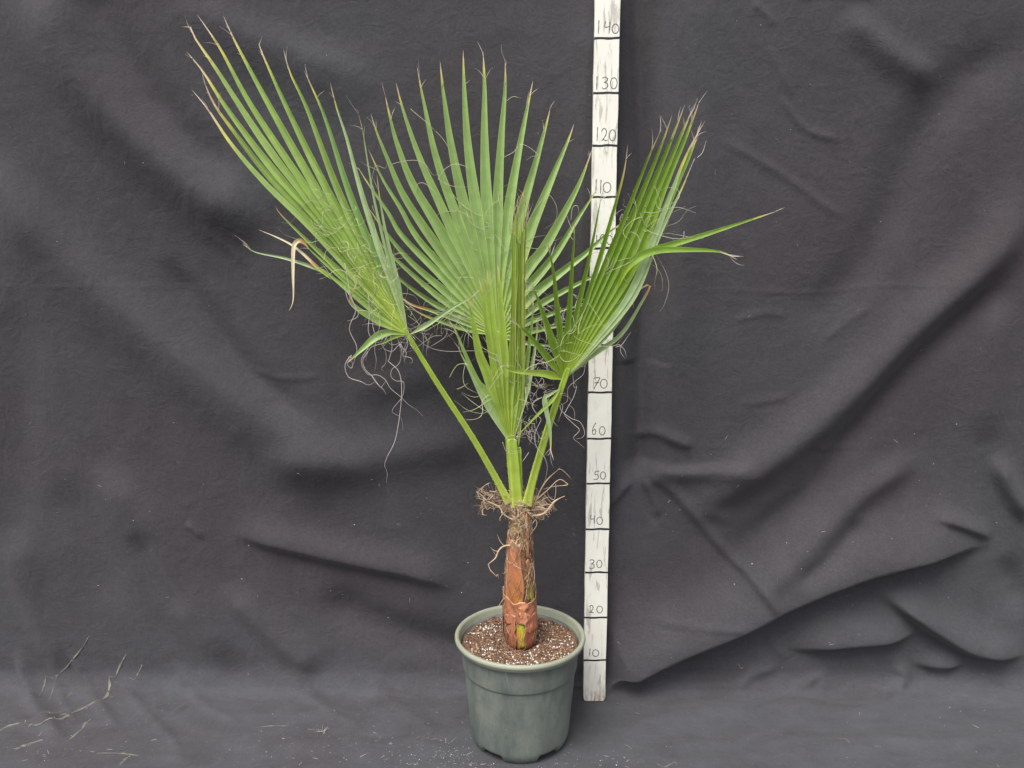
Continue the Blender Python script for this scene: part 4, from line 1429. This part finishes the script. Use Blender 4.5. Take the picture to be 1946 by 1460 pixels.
Cc = [
    sg((1050, 760), (1015, 795), (983, 829), hub=(1066, 738), y=-21, alone=True, w=0.4, free=0.25, tip=0.1, pal=GREEN_D),
    sg((1045, 750), (1035, 757), (1039, 785), (1045, 815), (1046, 858), (1038, 866), hub=(1066, 738), y=-21, alone=True, w=0.55, free=0.3, tip=0.22, pal=PALE),
    sg((1040, 711), (1005, 708), (970, 704), (953, 690), y=-24, alone=True, w=0.85, free=0.2, tip=0.14, pal=GREEN_D),
    sg((1042, 682), (1012, 645), (987, 620), (969, 606), y=-25, alone=True, w=0.75, free=0.3, tip=0.18),
    sg((1057, 668), (1041, 621), (1026, 578), (1011, 541), y=-25, free=0.36, w=1.0, tip=0.06),
    sg((1068, 662), (1060, 600), (1052, 520), (1045, 483), (1040, 456), y=-25, free=0.34, w=1.15, tip=0.08),
    sg((1075, 662), (1082, 598), (1087, 510), (1091, 455), (1092, 419), y=-24, free=0.33, w=1.15, tip=0.1),
    sg((1082, 660), (1104, 560), (1122, 480), (1132, 430), (1143, 372), y=-23, free=0.33, w=1.2, tip=0.04),
    sg((1088, 650), (1125, 540), (1160, 420), (1185, 330), (1193, 274), y=-22, free=0.40, w=1.25, tip=0.22),
    sg((1092, 645), (1140, 525), (1188, 410), (1232, 300), (1258, 244), y=-21, free=0.50, w=1.25),
    sg((1102, 638), (1160, 508), (1210, 390), (1252, 288), (1278, 217), y=-20, free=0.60, w=1.25),
    sg((1110, 636), (1178, 494), (1234, 365), (1273, 272), (1302, 197), y=-19.3, free=0.66, w=1.25),
    sg((1119, 634), (1193, 498), (1250, 358), (1292, 263), (1320, 198), y=-18.8, free=0.68, w=1.25),
    sg((1128, 632), (1207, 502), (1262, 358), (1303, 262), (1330, 190), y=-18.4, free=0.66, w=1.25),
    sg((1136, 634), (1216, 516), (1272, 378), (1312, 290), (1334, 228), y=-18.2, free=0.58, w=1.1),
    sg((1128, 652), (1196, 560), (1248, 440), (1302, 300), (1341, 228), y=-20, fold=0.35, alone=True, free=0.45, w=0.75, pal=PALE, tip=0.22),
    sg((1128, 660), (1204, 564), (1252, 450), (1295, 360), (1320, 300), y=-20, fold=0.35, alone=True, free=0.42, w=0.62, pal=PALE, tip=0.16),
    sg((1125, 668), (1175, 612), (1210, 545), (1235, 495), y=-19, fold=0.35, alone=True, free=0.3, w=0.45, pal=PALE, tip=0.1),
    sg((1125, 676), (1180, 636), (1218, 577), (1236, 541), (1213, 552), (1203, 566), (1204, 588), y=-13, alone=True, free=0.25, w=0.55, pal=PALE, brown=0.72, tip=0),
    sg((1205, 500, -20.9), (1235, 479, -21), (1270, 467), (1340, 446), (1420, 420), (1478, 401), hub=(1196, 524), hubY=-20.0, y=-20, alone=True, free=0.22, w=0.72, tip=0.16),
    sg((1190, 512, -21.4), (1215, 488, -21.6), (1250, 476), (1310, 475), (1370, 479), (1402, 495), hub=(1172, 552), hubY=-20.6, y=-21, alone=True, free=0.25, w=0.85, tip=0.12),
]
frond('frond', 'deep green palm frond crossing the white stick, two segments bent sideways', (1072, 722), -20,
      [(1001, 962, -15.5), (1012, 915, -16), (1035, 835, -17.5), (1056, 770, -19), (1068, 735, -20), (1080, 700, -20.4)],
      Cc, GREEN_C, 40, hw=1.3, tip=0.11, fold=0.62, stalk_w=(0.85, 0.55), seed=3, drape=drape_c, curl=0.5)


def drape_d(b):
    for l in ([(985, 765), (975, 785), (990, 800), (1000, 790)], [(962, 835), (970, 828), (985, 830), (1000, 832)], [(962, 850), (975, 858), (990, 856)],
              [(955, 840), (962, 858), (975, 862), (992, 860)], [(935, 725), (950, 700), (965, 695), (985, 700)], [(930, 740), (950, 712), (962, 700)],
              [(885, 690), (880, 715), (885, 735), (908, 748)], [(854, 718), (868, 695), (885, 692), (900, 698)], [(868, 740), (880, 735), (890, 728)],
              [(985, 660), (980, 680), (990, 700), (998, 715)], [(958, 600), (970, 610), (982, 618)]):
        traced(b, l, 0.045, lerp((0.52, 0.58, 0.2), GREY, rng.random()) * rng.uniform(0.9, 1.15), -17.2, 4)


D = [
    sg((935, 790), (912, 748), (890, 700), (874, 668), (872, 650), y=-16, free=0.42, w=0.42, tip=0.15, pal=PALE),
    sg((940, 775), (906, 723), (882, 669), (865, 628), (851, 605), y=-16, free=0.46, w=0.62, tip=0.12, pal=((0.34, 0.45, 0.08), (0.25, 0.38, 0.1))),
    sg((948, 775), (928, 715), (911, 674), (902, 630), (889, 560), y=-16, free=0.50, w=1.23, tip=0.08),
    sg((953, 770), (940, 690), (928, 630), (920, 570), (909, 526), y=-15.5, free=0.54, w=1.30, tip=0.1),
    sg((957, 770), (947, 690), (938, 630), (930, 560), (925, 510), y=-15.5, free=0.56, w=1.17, tip=0.1),
    sg((962, 765), (960, 680), (954, 610), (950, 550), (945, 497), y=-16, free=0.60, w=1.49, tip=0.12),
    sg((970, 765), (973, 690), (975, 620), (978, 545), y=-15.5, free=0.60, w=1.30, tip=0.1),
    sg((980, 770), (988, 700), (993, 640), (998, 585), y=-15, free=0.58, w=1.30, tip=0.1),
    sg((988, 775), (1000, 700), (1007, 650), (1012, 604), (1014, 563), y=-15, free=0.50, w=0.98, tip=0.1, pal=((0.34, 0.45, 0.08), (0.22, 0.36, 0.08))),
    sg((990, 780), (1006, 715), (1016, 662), (1023, 612), y=-14.5, free=0.48, w=0.78, tip=0.12, pal=PALE),
]
frond('frond', 'young yellow green palm frond half opened on a short central stalk', (972, 848), -15.6,
      [(984, 965, -15.0), (981, 930, -15.2), (978, 890, -15.4), (974, 852, -15.6), (973, 835, -15.7)],
      D, GREEN_D, 14, hw=1.0, stalk_w=(1.02, 0.98), seed=4, drape=drape_d, curl=0.4)

# the spear: the youngest leaf, still closed, pleats pressed together
OLIVE = ((0.36, 0.48, 0.06), (0.20, 0.31, 0.04))
OLIVE2 = ((0.38, 0.48, 0.06), (0.30, 0.38, 0.06))
OLIVE3 = ((0.34, 0.46, 0.06), (0.125, 0.22, 0.022))
Sp = []
for k, (xt, yt) in enumerate([(973, 402), (977, 381), (984, 376), (988, 415), (993, 392), (999, 376), (1006, 384)]):
    q = k - 3
    Sp.append(sg((985 + q * 2.2, 760), (984 + q * 3.0, 640), (985 + q * 3.4, 520), (987 + q * 4.0, 440), (xt, yt), y=-17.0 + 0.35 * (q % 2) + 0.1 * q * q * 0.3, alone=True, w=0.62 + 0.1 * (k % 3), free=0.30, tip=0.07, pal=(OLIVE, OLIVE2, OLIVE, OLIVE3)[k % 4]))


def drape_s(b):
    for k in range(16):
        x = rng.uniform(972, 1006)
        p = at(x, rng.uniform(385, 470), -17.4)
        b.tube(wander(p, (rng.normal() * .15, -0.05, 1), rng.uniform(2, 5), 0.3, 0.25), 0.04, np.array([0.52, 0.42, 0.16]) * rng.uniform(0.8, 1.15), 3)
    for x0, x1 in ((1004, 1004), (986, 973), (998, 993)):
        traced(b, [(x0 - 10 + 4, 700), (x0 - 6, 600), (x0 - 2, 500), (x1, 400)], 0.045, np.array([0.50, 0.44, 0.17]) * rng.uniform(0.8, 1.1), -17.5, 4)


frond('frond', 'closed spear of the youngest leaf rising from the middle of the crown', (986, 850), -15.0,
      [(989, 965, -14.4), (988, 925, -14.5), (987, 890, -14.8), (986, 850, -15.0)],
      Sp, OLIVE, 0, hw=0.55, stalk_w=(0.55, 0.5), seed=5, drape=drape_s)

# ------------------------------------------------------------------ litter on the cloth
GROUP = 'dried plant shreds lying on the cloth'
litter = [
    ([(168, 1219), (155, 1241), (128, 1275), (100, 1300), (80, 1322)], 0.28, 'long curved shred of dried leaf at the foot of the hanging cloth'),
    ([(239, 1254), (225, 1281), (208, 1320), (168, 1343), (102, 1371), (58, 1376)], 0.42, 'longest forked streak of dried leaf trailing across the floor cloth'),
    ([(178, 1360), (163, 1378), (133, 1404)], 0.40, 'short broad shred of dried leaf pointing away from the pot'),
    ([(-4, 1389), (26, 1374), (49, 1369)], 0.42, 'pale dried leaf shred cut off by the cloth edge fold'),
    ([(36, 1418), (60, 1410), (90, 1399)], 0.55, 'clump of pale chaff pressed flat on the cloth'),
    ([(190, 1428), (232, 1431), (270, 1434)], 0.24, 'straight thin straw lying level on the floor cloth'),
    ([(234, 1449), (243, 1440), (254, 1434)], 0.38, 'stubby straw leaning across a longer straight one'),
    ([(142, 1315), (128, 1326), (115, 1339)], 0.14, 'fine hair like shred beside the forked streak'),
    ([(98, 1325), (108, 1312), (122, 1300)], 0.12, 'faint thin shred below the hanging cloth'),
    ([(270, 1273), (262, 1290), (252, 1305)], 0.22, 'small pale scrap by the short raised crease'),
    ([(480, 1378), (520, 1374), (560, 1376)], 0.10, 'thin straight fibre beside the spidery tuft'),
    ([(1588, 1402), (1603, 1405), (1612, 1415)], 0.14, 'hooked pale fibre on the open floor cloth'),
    ([(1245, 1443), (1262, 1450), (1280, 1441), (1284, 1449)], 0.16, 'looped pale fibre lying close before the stick'),
    ([(1402, 1268), (1406, 1276), (1411, 1275)], 0.18, 'tiny white curl clinging below the hard diagonal fold'),
]


def drop(px, py):
    x, s = cloth_s(px, py)
    p = surf(x, s)
    return p


for pts, w, lab in litter:
    Q = np.array([drop(*p) for p in smooth_path(pts, 6)])
    n = len(Q)
    V, cols = [], []
    for k in range(n):
        d = Q[min(k + 1, n - 1)] - Q[max(k - 1, 0)]
        up = np.array([0, -0.45, 1.0]) if Q[k][2] < 1.5 else np.array([0, -1.0, 0.35])
        W = np.cross(d, up); W /= np.linalg.norm(W) + 1e-9
        up /= np.linalg.norm(up)
        t = k / (n - 1)
        ww = w * (math.sin(math.pi * min(1, 0.12 + t * 0.85)) ** 0.7) * (0.25 + 0.9 * rng.random())
        for a, h in ((-1, 0.03), (-0.4, 0.16), (0.45, 0.14), (1, 0.03)):
            V.append(Q[k] + W * a * ww + up * (0.22 * h + 0.02 * rng.random() + 0.07))
            cols.append(np.array([0.17, 0.165, 0.14]) * rng.uniform(0.4, 1.3))
    o = mesh_obj('dried_shred', V, grid_faces(n, 4), M_DRY, None, Q[0], cols)
    md = o.modifiers.new('thickness', 'SOLIDIFY'); md.thickness = 0.0005
    tag(o, lab, 'plant litter', GROUP)

# spidery tuft of fluff
b = Bag()
c0 = drop(617, 1387)
for _ in range(26):
    d = rng.normal(size=3); d[2] = abs(d[2]) * 0.7
    b.tube(wander(c0 + rng.normal(size=3) * 0.15 + np.array([0, 0, 0.2]), d, rng.uniform(0.5, 1.9), 0.2, 0.4), 0.035, np.array([0.5, 0.48, 0.42]) * rng.uniform(0.7, 1.1), 3)
o = b.build('fluff_tuft', M_DRY, None, c0)
tag(o, 'small spidery tuft of pale fluff on the floor cloth', 'fluff')

# lint and crumbs, uncountable
b = Bag()
for _ in range(330):
    px, py = rng.uniform(0, 1946), rng.uniform(0, 1290)
    if rng.random() < 0.45: py = rng.uniform(850, 1290)
    x, s = cloth_s(px, py)
    p = surf(x, s) + np.array([0, -0.06, 0.02])
    k = rng.uniform(0.35, 0.8)
    if rng.random() < 0.6:
        b.lump(p, rng.choice([0.05, 0.07, 0.1, 0.14], p=[.4, .35, .18, .07]), (k, k, k * 0.96), (1, 0.8, 0.6))
    else:
        b.tube(wander(p, rng.normal(size=3) * np.array([1, .05, 1]), rng.uniform(0.4, 1.5), 0.2, 0.5), 0.025, (k * .7, k * .7, k * .68), 3)
o = b.build('lint', M_DRY); tag(o, 'white lint specks clinging to the hanging black cloth', 'lint', kind='stuff')
b = Bag()
for _ in range(900):
    u = rng.random()
    if u < 0.30: px, py = rng.normal(850, 55), rng.normal(1435, 22)
    elif u < 0.55: px, py = rng.normal(640, 140), rng.normal(1415, 30)
    elif u < 0.72: px, py = rng.normal(90, 110), rng.normal(1400, 45)
    elif u < 0.82: px, py = rng.normal(1100, 60), rng.normal(1445, 12)
    else: px, py = rng.uniform(0, 1946), rng.uniform(1320, 1470)
    if py < 1318: continue
    x, y = on_floor(px, py)
    if math.hypot(x - PX, y - PY) < 9.6: continue
    p = surf(x, -(WALL_Y - y)) + np.array([0, 0, 0.06])
    k = rng.uniform(0.18, 0.75)
    if rng.random() < 0.75:
        b.lump(p, rng.choice([0.04, 0.06, 0.09, 0.13], p=[.42, .33, .18, .07]), (k, k * .96, k * .88), (1, 0.8, 0.6))
    else:
        b.tube(wander(p, rng.normal(size=3) * np.array([1, 1, .08]), rng.uniform(0.4, 1.8), 0.2, 0.4), 0.028, (k * .8, k * .76, k * .66), 3)
o = b.build('soil_litter', M_DRY); tag(o, 'scattered soil crumbs, perlite and chaff around the pot on the floor cloth', 'crumbs', kind='stuff')
